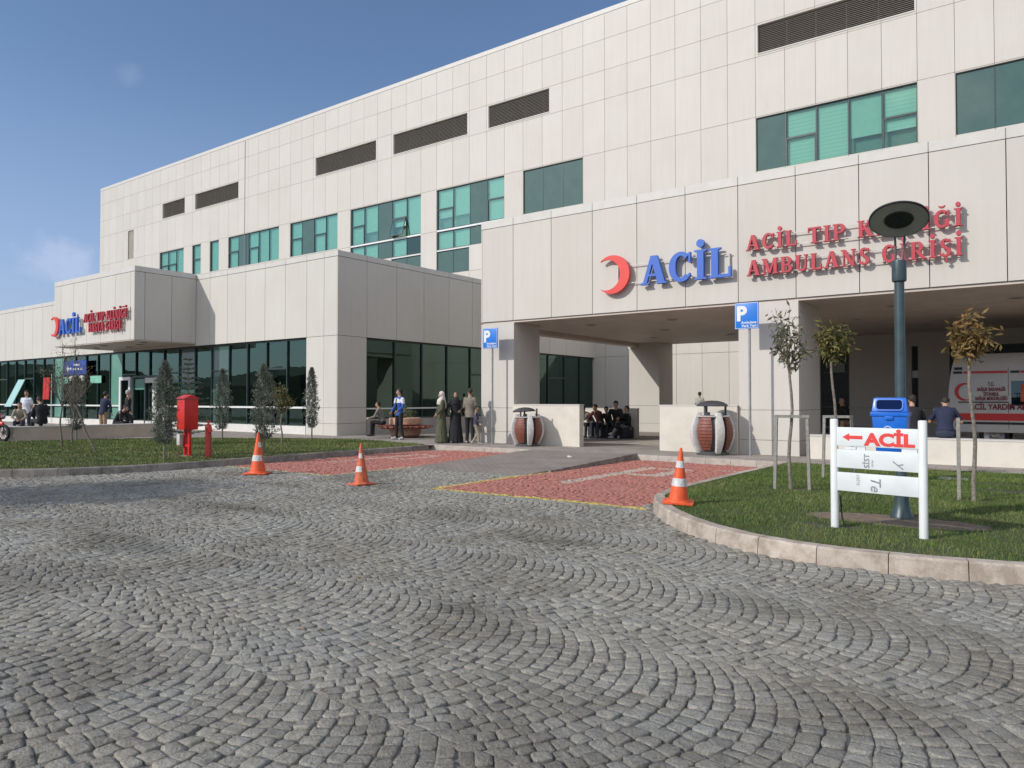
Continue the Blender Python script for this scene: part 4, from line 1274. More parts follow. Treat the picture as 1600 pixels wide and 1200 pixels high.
# white directional board
p0 = Vector((-2.01, 8.72)); p1 = Vector((-1.12, 8.53)); dv = (p1 - p0); L = dv.length; ang = math.atan2(dv.y, dv.x)
sb = thing('direction_board', 'white post sign on the grass with red arrow and ACİL above two peeled boards', 'sign', (p0.x, p0.y, .13), ang)
for x in (0, L):
    b = MB(); b.lathe([(.0, 1.205), (.036, 1.205), (.042, 1.195), (.042, -.1), (0, -.1)][::-1], (x, 0, 0), 20)
    b.build('post', M['white_paint'], sb, smooth='auto')
for i, (z0, z1) in enumerate(((.91, 1.115), (.672, .872), (.42, .622))):
    b = MB(); b.box(.038, L - .038, -.018, .018, z0, z1)
    bd = b.build('board', M['sign_white'], sb, bevel=.004)
    if i == 0:
        text_mesh('ACİL', .178, M['sign_red'], bd, (.345, -.0195, z0 + .022), bold=.009, sx=1.2)
        b = MB(); zc = (z0 + z1) / 2 - .004
        b.prism([(.10, zc), (.175, zc - .042), (.175, zc - .018), (.315, zc - .018), (.315, zc + .018), (.175, zc + .018), (.175, zc + .042)], lambda u, v, d: (u, d, v), -.0205, -.0185)
        b.build('arrow', M['sign_red'], bd)
    elif i == 1:
        text_mesh('SİST', .078, M['grey_print'], bd, (.385, -.0195, z0 + .012), rot=(R(90), R(90), 0), bold=.0015)
        text_mesh('SİSTEM', .022, M['grey_print'], bd, (.425, -.0195, z0 + .03), rot=(R(90), R(90), 0))
        text_mesh('y', .15, M['grey_print'], bd, (.66, -.0195, z0 + .10), rot=(R(90), R(-90), 0), shear=.3)
    else:
        text_mesh('OSİTE', .042, M['grey_print'], bd, (.25, -.0195, z1 - .012), rot=(R(90), R(-90), 0))
        text_mesh('Te', .15, M['grey_print'], bd, (.40, -.0195, z1 - .02), rot=(R(90), R(-90), 0), shear=.25, bold=.001)
b = MB()
b.box(.12, .24, -.010, .010, .876, .904); b.box(.25, .34, -.010, .010, .873, .909); b.box(L - .2, L - .05, -.01, .01, .873, .909)
b.build('spacer', M['sign_white'], sb)
b = MB(); b.tube([(.05, .03, .36), (.052, .05, .2), (.065, .04, .1), (.10, .05, .0)], .009, 8); b.build('cable', M['black'], sb)

# lamp post with a tilted disc head
lp = thing('street_lamp', 'dark grey green lamp post on the island with a big tilted oval disc head', 'street lamp', (-1.52, 9.84, .13))
b = MB()
b.lathe([(0, -.05), (.13, -.05), (.13, .02), (.125, .04), (.10, .10), (.082, .18), (.076, .28), (.072, .40), (.062, .5), (.057, 2.3), (.054, 2.84), (0, 2.84)], (0, 0, 0), 28)
b.build('pole', M['pole_green'], lp, smooth='auto')
b = MB()
for k in range(4):
    a = R(45 + 90 * k); b.lathe([(.016, .02), (.016, .045), (0, .05)], (.105 * math.cos(a), .105 * math.sin(a), .01), 6)
b.build('bolt', M['galv'], lp)
b = MB(); b.lathe([(.055, 2.82), (.077, 2.83), (.081, 2.85), (.081, 3.06), (.078, 3.08), (0, 3.08)], (0, 0, 0), 24)
b.build('sleeve', M['pole_green'], lp, smooth='auto')
tc = Vector((.815, -.58, 0)).normalized()               # towards the photographer's kerb
tl = Vector((0.155, -.988, 0)).normalized()
N = (Vector((0, 0, -1)) * math.cos(R(27)) + tl * math.sin(R(27))).normalized()   # disc looks down and out
U = N.cross(Vector((0, 0, 1))).normalized(); W_ = N.cross(U)
hc = Vector((tl.x * .27, tl.y * .27, 3.52))
def disc(prof, name, mat, parent, n=48):
    b = MB(); o = 0
    for r, d in prof:
        for k in range(n):
            a = 2 * math.pi * k / n
            b.v.append(tuple(hc + (U * math.cos(a) + W_ * math.sin(a)) * r * .89 + N * d))
    for i in range(len(prof) - 1):
        for k in range(n):
            b.f.append((i * n + k, i * n + (k + 1) % n, (i + 1) * n + (k + 1) % n, (i + 1) * n + k)); b.m.append(0); b.t.append(.5)
    o = b.build(name, mat, parent, smooth='auto')
    import bmesh
    bm = bmesh.new(); bm.from_mesh(o.data); bmesh.ops.remove_doubles(bm, verts=bm.verts, dist=1e-5); bmesh.ops.recalc_face_normals(bm, faces=bm.faces); bm.to_mesh(o.data); bm.free()
    return o
DS = .89
hd = disc([(0, -.045), (.2, -.04), (.33, -.02), (.35, 0), (.35, .012), (.342, .02), (.18, .012), (0, .012)], 'lamp_head', M['lamp_grey'], lp)
disc([(.351, -.004), (.356, -.004), (.356, .017), (.342, .0225)], 'rim', M['black'], hd)
disc([(0, .022), (.12, .026), (.165, .022), (.178, .010)], 'lens', simple('lamp_lens', (.02, .024, .02), .25), hd)
b = MB()
b.tube([(-.035, -.01, 3.08), (-.04, .02, 3.25), (-.05, .05, 3.42)], .013, 8)
b.tube([(.045, -.01, 3.08), (.055, .01, 3.25), (.055, .05, 3.42)], .013, 8)
b.obox((0, .045, 3.42), (.09, 0, 0), (0, .03, .01), (0, -.004, .012))
b.tube([(-.04, .015, 3.22), (.052, .01, 3.22)], .007, 6)
b.build('strut', M['pole_green'], lp, smooth='auto')

# blue bin on the lamp post
bb = thing('litter_bin', 'bright blue plastic bin with slot mouth, fixed to the lamp post behind the sign', 'bin', (-1.585, 9.60, .93), R(0))
b = MB()
w0, w1, d0, d1 = .175, .222, .10, .135
b.add([(-w0, -d0, 0), (w0, -d0, 0), (w0, d0, 0), (-w0, d0, 0), (-w1, -d1, .43), (w1, -d1, .43), (w1, d1, .43), (-w1, d1, .43)], [(0, 3, 2, 1), (4, 5, 6, 7), (0, 1, 5, 4), (1, 2, 6, 5), (2, 3, 7, 6), (3, 0, 4, 7)])
bo = b.build('bin_body', M['blue_bin'], bb, bevel=.022)
b = MB(); b.box(-w1 - .012, w1 + .012, -d1 - .012, d1 + .012, .425, .47); b.box(-.05, .05, -d1 - .02, -d1 - .013, .385, .425)
b.build('rim', M['blue_bin'], bo, bevel=.01)
b = MB()
q0, q1 = .205, .165
b.add([(-w1, -d1, .472), (w1, -d1, .472), (w1, d1, .472), (-w1, d1, .472), (-q0, -.085, .64), (q0, -.085, .64), (q1, d1 - .02, .64), (-q1, d1 - .02, .64)], [(0, 3, 2, 1), (4, 5, 6, 7), (0, 1, 5, 4), (1, 2, 6, 5), (2, 3, 7, 6), (3, 0, 4, 7)])
b.build('lid', M['blue_bin'], bb, bevel=.02)
# the mouth: a dark slot with a raised rounded lip on the slanted front
slot = MB(); a_ = math.atan2(.05, .168)
def lidf(u, v, d): return (u, -d1 + v * math.sin(a_) - d * math.cos(a_), .472 + v * math.cos(a_) - d * math.sin(a_) * -1)
def rr(w, h0, h1, r, n=5):
    pts = []
    for cx, cz, s in ((w - r, h0 + r, 270), (w - r, h1 - r, 0), (-w + r, h1 - r, 90), (-w + r, h0 + r, 180)):
        for k in range(n + 1):
            a = R(s + 90 * k / n); pts.append((cx + r * math.cos(a), cz + r * math.sin(a)))
    return pts
slot.prism(rr(.158, .028, .142, .035), lidf, .004, -.02)
slot.build('mouth', M['blue_bin_in'], bb)
lip = MB(); o1 = rr(.175, .014, .156, .045); i1 = rr(.158, .028, .142, .035)
for k in range(len(o1)):
    k2 = (k + 1) % len(o1)
    lip.prism([o1[k], o1[k2], i1[k2], i1[k]], lidf, .016, -.02)
lip.build('mouth_lip', M['blue_bin'], bb)
lg = MB(); n = 28
def bf(u, v, d): return (u, -d0 - (d1 - d0) * v / .43 - d, v)
for k in range(n):
    a0_, a1_ = 2 * math.pi * k / n, 2 * math.pi * (k + 1) / n
    c0_, c1_ = (math.cos(a0_), math.sin(a0_)), (math.cos(a1_), math.sin(a1_))
    lg.prism([(.062 * c0_[0] - .02, .062 * c0_[1] + .25), (.062 * c1_[0] - .02, .062 * c1_[1] + .25), (.053 * c1_[0] - .02, .053 * c1_[1] + .25), (.053 * c0_[0] - .02, .053 * c0_[1] + .25)], bf, .003, .0)
for (x0_, x1_) in ((-.035, -.018), (-.005, .012), (.022, .036)): lg.prism([(x0_ - .02, .22), (x1_ - .02, .22), (x1_ - .01, .29), (x0_ - .01, .28)], bf, .003, 0)
lg.build('emblem', M['white_paint'], bb)
bb.scale = (.85, .9, 1)
b = MB(); b.box(-.03, .13, .115, .18, .2, .24); b.box(-.03, .13, .115, .18, .38, .42); b.build('bracket', M['dark_metal'], bb)

# cones
def cone(label, loc, mat, h=.74, rz=0, lean=(0, 0), torn=False):
    t = thing('traffic_cone', label, 'cone', loc, rz, 'orange traffic cones in front of the parking bays')
    t.rotation_euler = (lean[0], lean[1], rz)
    s = h / .74; r0, r1 = .145, .022
    f = lambda z: r0 + (r1 - r0) * (z / .70)
    b = MB(); b.box(-.2, .2, -.2, .2, 0, .025); b.lathe([(.165, .025), (.155, .045), (f(.05), .05)], (0, 0, 0), 24)
    b.build('base', mat, t, bevel=.006)
    b = MB(); pr = [(f(z) * .97, z) for z in (.045, .2, .34, .48, .6, .70)]
    b.lathe(pr + [(.016, .735), (0, .74)], (0, 0, 0), 28); b.build('cone_body', mat, t, smooth='auto')
    for (a, c) in ((.23, .335), (.475, .565)):
        b = MB()
        if torn: b.lathe([(f(a) * .97 + .003, a), (f(c) * .97 + .003, c)], (0, 0, 0), 12, a0=R(195), a1=R(335))
        else: b.lathe([(f(a) * .97 + .003, a), (f(c) * .97 + .003, c)], (0, 0, 0), 28)
        if torn and a > .4: b = MB(); b.lathe([(f(a) * .97 + .003, a), (f(c) * .97 + .003, c)], (0, 0, 0), 6, a0=R(290), a1=R(350))
        b.build('reflective_band', M['band'], t, smooth=True)
    t.scale = (s, s, s)
cone('clean orange cone with two full white bands on the kerb corner by the red bay', (-4.12, 9.32, .165), M['orange'], .74, R(20), (R(1.5), R(3)))
cone('worn orange cone with scraps of white band, between the two red bays', (-10.2, 9.19, .006), M['orange_dirty'], .74, R(-12), (0, R(-2)), True)
cone('orange cone with patchy white bands at the corner of the left red bay', (-13.4, 9.23, .006), M['orange'], .86, R(35), (R(-1), 0), True)

# parking signs
def psign(label, x, y, z0, z1):
    t = thing('parking_sign', label, 'sign', (x, y, .12), 0, 'blue ambulance parking signs')
    b = MB(); b.tube([(.05, .03, 0), (.05, .03, z1 - .15)], .03, 14); b.build('pole', M['galv'], t, smooth='auto')
    w = .30; h0 = z0 - .12; h1 = z1 - .12
    b = MB(); b.box(-w, w, -.035, -.004, h0, h1); b.box(-w + .05, w - .05, -.003, .0, h0 + .1, h0 + .14)
    pl = b.build('sign_plate', M['blue_sign'], t, bevel=.006)
    b = MB()
    for (a, c, e, f) in ((-w + .012, w - .012, h0 + .012, h0 + .022), (-w + .012, w - .012, h1 - .022, h1 - .012), (-w + .012, -w + .022, h0 + .022, h1 - .022), (w - .022, w - .012, h0 + .022, h1 - .022)): b.box(a, c, -.0385, -.0355, e, f)
    b.build('sign_border', M['white_paint'], pl)
    text_mesh('P', .50, M['white_paint'], pl, (-w + .04, -.0375, h0 + .22), bold=.022)
    text_mesh('Ambulans', .088, M['white_paint'], pl, (.015, -.0375, h0 + .13), align='CENTER', bold=.002, name='lettering', sx=1.1).data.transform(Matrix.Translation((.04, 0, 0)))
    text_mesh('Park Yeri', .088, M['white_paint'], pl, (.06, -.0375, h0 + .045), align='CENTER', bold=.002, sx=1.1)
psign('blue parking sign on a grey pole in front of the left canopy column', -14.63, 18.62, 3.18, 3.83)
psign('blue parking sign on a grey pole in front of the middle canopy column', -6.28, 18.42, 3.32, 3.98)

# barrel shaped litter bins
def barrel(label, x, y, rz, open_lid=0.0, s=1.0):
    t = thing('barrel_bin', label, 'bin', (x, y, .125), rz, 'barrel shaped litter bins by the canopy')
    H = 1.02
    def rad(z): return .27 + .17 * math.sin(math.pi * min(1, max(0, (z - .02) / (H + .1))) * .93 + .1)
    b = MB(); b.lathe([(0, 0), (.33, 0), (.33, .04), (.27, .11), (0, .11)], (0, 0, 0), 28); b.build('base', M['dark_metal'], t, smooth='auto')
    b = MB(); b.lathe([(rad(z) - .07, z) for z in [.11 + i * .08 for i in range(12)]] + [(0, .99)], (0, 0, 0), 28); b.build('liner', M['dark_metal'], t)
    for k in range(4):
        a = R(45 + 90 * k); b = MB(); n = 14
        ca, sa = math.cos(a), math.sin(a); tx, ty = -sa, ca
        vs = []; fs = []
        for i in range(n + 1):
            z = .05 + (H + .06 - .05) * i / n; r = rad(z)
            taper = .085 * (.55 + .45 * math.sin(math.pi * i / n))
            for rr_, w in ((r - .09, taper), (r + .03, taper), (r + .03, -taper), (r - .09, -taper)):
                vs.append((ca * rr_ + tx * w, sa * rr_ + ty * w, z))
        for i in range(n):
            for q in range(4):
                fs.append((i * 4 + q, i * 4 + (q + 1) % 4, i * 4 + 4 + (q + 1) % 4, i * 4 + 4 + q))
        fs += [(3, 2, 1, 0), tuple(n * 4 + q for q in range(4))]
        b.add(vs, fs); b.build('rib', M['concrete_rib'], t, bevel=.008)
        # slats between this rib and the next
        b = MB()
        for i in range(10):
            z0 = .13 + i * .083; zz = z0 + .038
            r0 = rad(z0) - .015; r1 = rad(z0 + .072) - .015
            o = len(b.v); m_ = 8; aa = a + .17 / rad(zz) ; ab = a + math.pi / 2 - .17 / rad(zz)
            for q in range(m_ + 1):
                th = aa + (ab - aa) * q / m_; c_, s_ = math.cos(th), math.sin(th)
                for rr_, z in ((r0, z0), (r1, z0 + .072), (r1 - .03, z0 + .072), (r0 - .03, z0)): b.v.append((c_ * rr_, s_ * rr_, z))
            for q in range(m_):
                for j in range(4):
                    b.f.append((o + q * 4 + j, o + q * 4 + 4 + j, o + q * 4 + 4 + (j + 1) % 4, o + q * 4 + (j + 1) % 4)); b.m.append(0); b.t.append(.5)
            for e in (o, o + m_ * 4): b.f.append((e, e + 1, e + 2, e + 3)); b.m.append(0); b.t.append(.5)
        b.build('slat_panel', M['wood_red'], t)
    b = MB(); b.lathe([(.30, .955), (.36, .965), (.37, .99), (.35, 1.0), (.28, 1.0), (.28, .96)], (0, 0, 0), 28); b.build('top_ring', M['concrete_rib'], t, smooth='auto')
    for k in range(3):
        a = R(20 + 120 * k); b = MB(); b.box(-.018, .018, -.018, .018, 0, .30)
        o = b.build('lid_post', M['dark_metal'], t); o.location = (.27 * math.cos(a), .27 * math.sin(a), .97)
    b = MB(); b.lathe([(.32, 1.235), (.33, 1.25), (.30, 1.29), (.23, 1.34), (.12, 1.375), (0, 1.385)], (0, 0, 0), 28); b.lathe([(.32, 1.235), (0, 1.30)], (0, 0, 0), 28)
    ld = b.build('lid', M['dark_metal'], t, smooth='auto')
    if open_lid: ld.rotation_euler = (0, open_lid, 0); ld.location = (0, 0, -.07)
    t.scale = (s * 1.17, s * 1.17, s * .97)
    return t
barrel('barrel litter bin with red brown slats beside the left canopy column', -13.05, 18.42, R(2), R(-5), .93)
barrel('large barrel litter bin with dark domed lid beside the middle canopy column', -7.2, 18.42, R(-2), 0, 1.04)

# fire hose cabinet and standpipe
fc = thing('fire_cabinet', 'red hose cabinet with small pitched roof on two red legs in the left lawn', 'cabinet', (-17.45, 10.0, .14), R(-3)); fc.scale = (.88, .88, .97)
b = MB(); b.box(-.22, .22, -.2, .2, .68, 1.46); cb = b.build('cabinet_body', M['red_paint'], fc, bevel=.008)
b = MB()
b.add([(-.25, -.25, 1.47), (.25, -.25, 1.47), (.25, .25, 1.47), (-.25, .25, 1.47), (-.25, 0, 1.57), (.25, 0, 1.57)], [(3, 2, 1, 0), (0, 1, 5, 4), (2, 3, 4, 5), (0, 4, 3), (1, 2, 5)])
b.build('roof', M['red_paint'], fc)
for x in (-.12, .14):
    b = MB(); b.box(x - .035, x + .035, -.035, .035, 0, .68); b.build('leg', M['red_paint'], fc)
b = MB(); b.box(-.2, .2, -.03, .03, .24, .30); b.build('cross_bar', M['red_paint'], fc)
b = MB(); b.box(-.27, .25, -.12, .12, -.02, .012); b.build('foot_plate', M['plinth'], fc)
b = MB(); b.box(-.30, -.13, -.16, -.05, .28, .56); b.build('meter_box', simple('meter_box_grey', (.55, .55, .52), .5), fc, bevel=.005)
b = MB(); b.box(-.17, -.155, -.207, -.2005, .9, 1.2); b.build('door_seam', M['red_faded'], cb)
hy = thing('fire_hydrant', 'faded red standpipe hydrant beside the red cabinet', 'hydrant', (-16.65, 10.08, .14))
b = MB(); b.lathe([(0, 0), (.075, 0), (.075, .5), (.085, .5), (.085, .53), (.072, .53), (.072, .66), (.08, .70), (.075, .76), (.05, .80), (.022, .82), (.022, .90), (0, .9)], (0, 0, 0), 20); b.build('standpipe', M['red_faded'], hy, smooth='auto')
b = MB(); b.tube([(0, 0, .68), (.08, -.02, .71), (.13, -.03, .70), (.14, -.03, .62)], .042, 12); b.build('outlet', M['red_paint'], hy, smooth='auto')
b = MB(); b.tube([(-.05, 0, .87), (.05, 0, .87)], .014, 8); b.tube([(0, -.05, .87), (0, .05, .87)], .0139, 8); b.build('valve_wheel', M['red_paint'], hy)

# crumpled paper on the ramp
b = MB(); n = 7
vs = [(random.uniform(-.06, .06), random.uniform(-.05, .05), random.uniform(0, .05)) for _ in range(12)]
import bmesh
bm = bmesh.new(); [bm.verts.new(v) for v in vs]; bmesh.ops.convex_hull(bm, input=bm.verts); me = bpy.data.meshes.new('crumpled_paper'); bm.to_mesh(me); bm.free(); me.materials.append(M['white_paint'])
o = bpy.data.objects.new('crumpled_paper', me); COL.objects.link(o); o.location = (-9.83, 15.7, .096); tag(o, 'white crumpled paper lying on the brown paved ramp', 'litter')

# round planter with a ring seat
pl = thing('round_planter', 'round terracotta planter with a dark red slatted ring seat by the shaded glass wall', 'planter', (-19.7, 19.9, .125))
M['terra'] = simple('terracotta', (.50, .30, .205), .75, .1, 8)
b = MB(); b.lathe([(0, 0), (.42, 0), (.55, .1), (.6, .3), (.6, .33), (0, .33)], (0, 0, 0), 32); b.build('planter_foot', M['terra'], pl, smooth='auto')
b = MB(); b.lathe([(.58, .48), (.60, .5), (.60, .72), (.57, .74), (.50, .74), (.48, .66), (0, .66)], (0, 0, 0), 32); b.build('planter_bowl', M['terra'], pl, smooth='auto')
b = MB()
for i in range(24):
    a = 2 * math.pi * i / 24
    b.obox((.80 * math.cos(a), .80 * math.sin(a), .42), (.24 * math.cos(a), .24 * math.sin(a), 0), (-.085 * math.sin(a), .085 * math.cos(a), 0), (0, 0, .028))
b.lathe([(.58, .34), (.9, .34), (.9, .385), (.58, .385)], (0, 0, 0), 32)
b.build('ring_seat', M['wood_red'], pl)
b = MB()
for i in range(260):
    a = random.uniform(0, 6.28); r = random.uniform(0, .42); h = random.uniform(.02, .5) * (1 - r)
    x, y = r * math.cos(a), r * math.sin(a); d = Vector((random.uniform(-1, 1), random.uniform(-1, 1), random.uniform(.2, 1))).normalized() * .07; e = Vector((random.uniform(-1, 1), random.uniform(-1, 1), 0)).normalized() * .02
    c = Vector((x, y, .66 + h)); b.add([c - e, c + e, c + d + e * .3, c + d - e * .3], [(0, 1, 2, 3)])
b.build('foliage', simple('planter_leaf', (.10, .115, .04), .7, .4, 20), pl)

# =============================================================== PLANTS
def leaf_mat(name, c0, c1, c2, rough=.6, tr=.25):
    m, nt, b = new_mat(name)
    at = nt.nodes.new('ShaderNodeAttribute'); at.attribute_name = 'tone'
    c = nt.nodes.new('ShaderNodeValToRGB'); e = c.color_ramp.elements
    e[0].color = (*c0, 1); e[1].color = (*c2, 1); k = e.new(.5); k.color = (*c1, 1)
    nt.links.new(at.outputs['Fac'], c.inputs[0]); nt.links.new(c.outputs[0], b.inputs['Base Color'])
    b.inputs['Roughness'].default_value = rough; b.inputs['Specular IOR Level'].default_value = .3
    t = nt.nodes.new('ShaderNodeBsdfTranslucent'); nt.links.new(c.outputs[0], t.inputs[0])
    mx = nt.nodes.new('ShaderNodeMixShader'); mx.inputs[0].default_value = tr
    nt.links.new(b.outputs[0], mx.inputs[1]); nt.links.new(t.outputs[0], mx.inputs[2]); nt.links.new(mx.outputs[0], nt.nodes['Material Output'].inputs[0])
    return m
M['leaf_sap'] = leaf_mat('sapling_leaf', (.075, .085, .022), (.13, .135, .04), (.24, .17, .06))
M['leaf_brown'] = leaf_mat('turning_leaf', (.13, .10, .035), (.22, .15, .055), (.33, .18, .07))
M['leaf_grey'] = leaf_mat('dusty_leaf', (.08, .09, .05), (.15, .15, .095), (.26, .22, .13))
M['leaf_cyp'] = leaf_mat('cypress_needle', (.07, .085, .065), (.135, .155, .125), (.25, .275, .22), .7, .15)
M['leaf_fir'] = leaf_mat('fir_needle', (.045, .065, .045), (.085, .12, .08), (.14, .18, .12), .7, .1)

def leaves(name, P, D, ln, wd, mat, parent, r, curl=.25, tone=None):
    """P base points, D directions; one bent leaf (2 quads) each"""
    n = len(P)
    D = D / np.linalg.norm(D, axis=1, keepdims=True)
    S = np.cross(D, r.normal(0, 1, (n, 3))); S /= np.linalg.norm(S, axis=1, keepdims=True)
    Nn = np.cross(D, S)
    l = (ln * r.uniform(.6, 1.25, n))[:, None]; w = (wd * r.uniform(.7, 1.2, n))[:, None]
    c = curl * l * Nn
    V = np.stack([P, P + D * l * .45 + S * w / 2, P + D * l * .45 - S * w / 2, P + D * l + c * .9], 1)
    V[:, 1] += c * .15; V[:, 2] += c * .15
    base = np.arange(n)[:, None] * 4
    F = np.concatenate([base + np.array([[0, 1, 2]]), base + np.array([[1, 3, 2]])], 1).reshape(-1, 3)
    t = np.clip(r.normal(.5, .25, n), 0, 1) if tone is None else tone
    return np_mesh(name, V.reshape(-1, 3), F, mat, np.repeat(t, 2), parent)

def sapling(label, loc, h, crown_z, spread, mat, n_leaf, seed, lean=(0, 0), twigs=9, group='staked saplings on the island', trunk_r=.026, leaf=(.12, .035), cat='tree', bark='bark', up=.9, name='young_tree', droop=-.7, ball=False):
    r = np.random.default_rng(seed); random.seed(seed)
    t = thing(name, label, cat, loc, 0, group)
    b = MB(); pts = []; rs = []
    cz = crown_z
    for i in range(9):
        f = i / 8; z = cz * f
        pts.append((lean[0] * f + .02 * math.sin(f * 9 + seed), lean[1] * f + .02 * math.cos(f * 7 + seed), z - (.05 if i == 0 else 0))); rs.append(trunk_r * (1.15 - .45 * f))
    b.tube(pts, rs, 9); b.build('trunk', M[bark], t, smooth='auto')
    top = Vector(pts[-1]); tips = []
    b = MB()
    for k in range(twigs):
        a = 2 * math.pi * k / twigs + random.uniform(-.4, .4); out = random.uniform(.35, 1) * spread
        zt = random.uniform(.25, 1) * (h - cz)
        if k == 0: out = .08 * spread; zt = h - cz
        st = top - Vector((0, 0, random.uniform(0, .18)))
        p = [st]
        for q in range(1, 6):
            f = q / 5
            p.append(st + Vector((math.cos(a) * out * f ** .8, math.sin(a) * out * f ** .8, zt * f ** up)) + Vector((random.uniform(-.02, .02), random.uniform(-.02, .02), 0)))
        b.tube(p, [trunk_r * .42 * (1 - .8 * q / 5) + .002 for q in range(6)], 5)
        for q in range(1, 6): tips.append((p[q], (p[q] - p[q - 1]).normalized()))
        for q in (2, 3, 4):
            dd = Vector((random.uniform(-1, 1), random.uniform(-1, 1), random.uniform(.1, .9))).normalized() * spread * .35
            b.tube([p[q], p[q] + dd * .5, p[q] + dd], [.004, .003, .0015], 4)
            tips.append((p[q] + dd, dd.normalized())); tips.append((p[q] + dd * .5, dd.normalized()))
    b.build('branches', M[bark], t)
    if n_leaf:
        T = np.array([list(p) for p, d in tips]); Dn = np.array([list(d) for p, d in tips])
        idx = r.integers(0, len(T), n_leaf)
        sg = .045 if not ball else .06
        P = T[idx] + r.normal(0, sg, (n_leaf, 3))
        D = Dn[idx] * .5 + r.normal(0, .6, (n_leaf, 3)); D[:, 2] += droop
        leaves('foliage', P, D, leaf[0], leaf[1], mat, t, r)
    random.seed(seed + 99)
    return t
sapling('sparse sapling with dusty curled leaves, leaning, left of the white sign', (-3.42, 11.99, .14), 2.95, 2.0, .36, M['leaf_grey'], 460, 21, (.02, 0), 9)
sapling('middle sapling with a dense olive green ball of leaves', (-3.13, 13.71, .14), 2.82, 2.2, .28, M['leaf_sap'], 1000, 22, (-.05, 0), 12, ball=True)
sapling('right sapling with a dense ball of browned leaves', (-.94, 12.0, .14), 2.62, 2.14, .21, M['leaf_brown'], 900, 23, (-.05, 0), 12, ball=True)
sapling('small leafy tree with a round olive crown before the dark glass', (-19.84, 14.52, .14), 1.95, 1.05, .36, M['leaf_sap'], 900, 24, (0, 0), 12, group='young trees in the left lawn', leaf=(.09, .035), ball=True, droop=-.2)
def bare(label, loc, h, cz, sp, n, seed, lean):
    return sapling(label, loc, h, cz, sp, M['leaf_grey'], n, seed, lean, 11, group='young trees in the left lawn', leaf=(.055, .02), bark='bark_dark', up=.85, droop=0, trunk_r=.028)
bare('almost bare young tree at the far left of the lawn, upright trunk', (-23.74, 9.66, .14), 3.1, 1.35, .8, 900, 31, (-.12, .05))
bare('almost bare young tree with a trunk leaning left over the lawn', (-20.67, 9.28, .14), 3.15, 1.3, .75, 900, 32, (-.52, -.35))
bare('thin bare sapling at the back edge of the lawn by the bench wall', (-25.54, 10.73, .14), 2.5, 1.2, .4, 160, 33, (.05, 0))

def stakes(label, pts, h, top=True):
    t = thing('tree_stakes', label, 'stake', (pts[0][0], pts[0][1], .14), 0, 'grey stakes supporting the saplings')
    for i, (x, y) in enumerate(pts):
        b = MB(); dx = .03 if i == 0 else -.03
        b.bar((x - pts[0][0], y - pts[0][1], -.05), (x - pts[0][0] + (dx if top else 0), y - pts[0][1], h), .045, .045, up=(0, 1, 0)); b.build('stake', M['stake'], t)
    if top:
        a, c = pts; b = MB(); b.bar((.0, 0, h + .022), (c[0] - a[0], c[1] - a[1], h + .022), .045, .045); b.build('cross_bar', M['stake'], t)
stakes('grey wooden frame around the sparse sapling left of the white sign', [(-3.62, 11.86), (-3.13, 12.0)], 1.12)
stakes('grey wooden frame around the green sapling, half behind the sign post', [(-3.42, 14.0), (-2.93, 14.1)], 1.08)
stakes('single grey stake beside the browned sapling at right', [(-1.15, 12.15)], 1.15, False)

def cypress(label, loc, h, rad, seed):
    r = np.random.default_rng(seed)
    t = thing('cypress', label, 'tree', loc, 0, 'slim cypresses in the left lawn')
    b = MB(); b.tube([(0, 0, -.05), (.01, 0, .3), (0, 0, h * .9)], [.03, .026, .006], 8); b.build('trunk', M['bark'], t)
    n = 7000
    z = r.uniform(.16, 1, n) ** 1.0
    prof = np.interp(z, [.14, .22, .4, .6, .8, .93, 1.0], [.35, .78, 1, .92, .66, .35, .04])
    a = r.uniform(0, 2 * np.pi, n)
    lump = .95 + .30 * np.sin(a * 3 + z * 23 + seed) + .16 * np.sin(a * 5 - z * 37) + .12 * np.sin(z * 60 + seed)
    rr_ = rad * prof * lump * np.sqrt(r.uniform(.12, 1, n))
    P = np.stack([np.cos(a) * rr_, np.sin(a) * rr_, z * h], 1) + r.normal(0, .012, (n, 3))
    D = np.stack([np.cos(a) * .55, np.sin(a) * .55, np.full(n, .9)], 1) + r.normal(0, .45, (n, 3))
    k = r.random(n) < .72 + .5 * np.sin(a * 4 + z * 26 + seed * 3)
    tone = np.clip(.5 + .22 * np.sin(a * 3 + z * 23 + seed) + r.normal(0, .2, n), 0, 1)
    leaves('foliage', P[k], D[k], .075, .022, M['leaf_cyp'], t, r, .1, tone[k])
    return t
cypress('nearest slim cypress in the left lawn, just left of the red cabinet', (-16.94, 9.14, .14), 2.28, .27, 41)
cypress('slim cypress between the red hydrant and the orange cone, against dark glass', (-23.02, 14.45, .14), 2.42, .27, 42)
cypress('bushy cypress directly behind the leftmost orange cone', (-16.67, 11.66, .14), 2.3, .31, 43)
cypress('narrow cypress against the cream corner pier of the wing', (-21.22, 16.79, .14), 2.5, .22, 44)
cypress('sparse cypress between the two bare young trees at far left', (-27.3, 11.6, .14), 2.2, .27, 45)

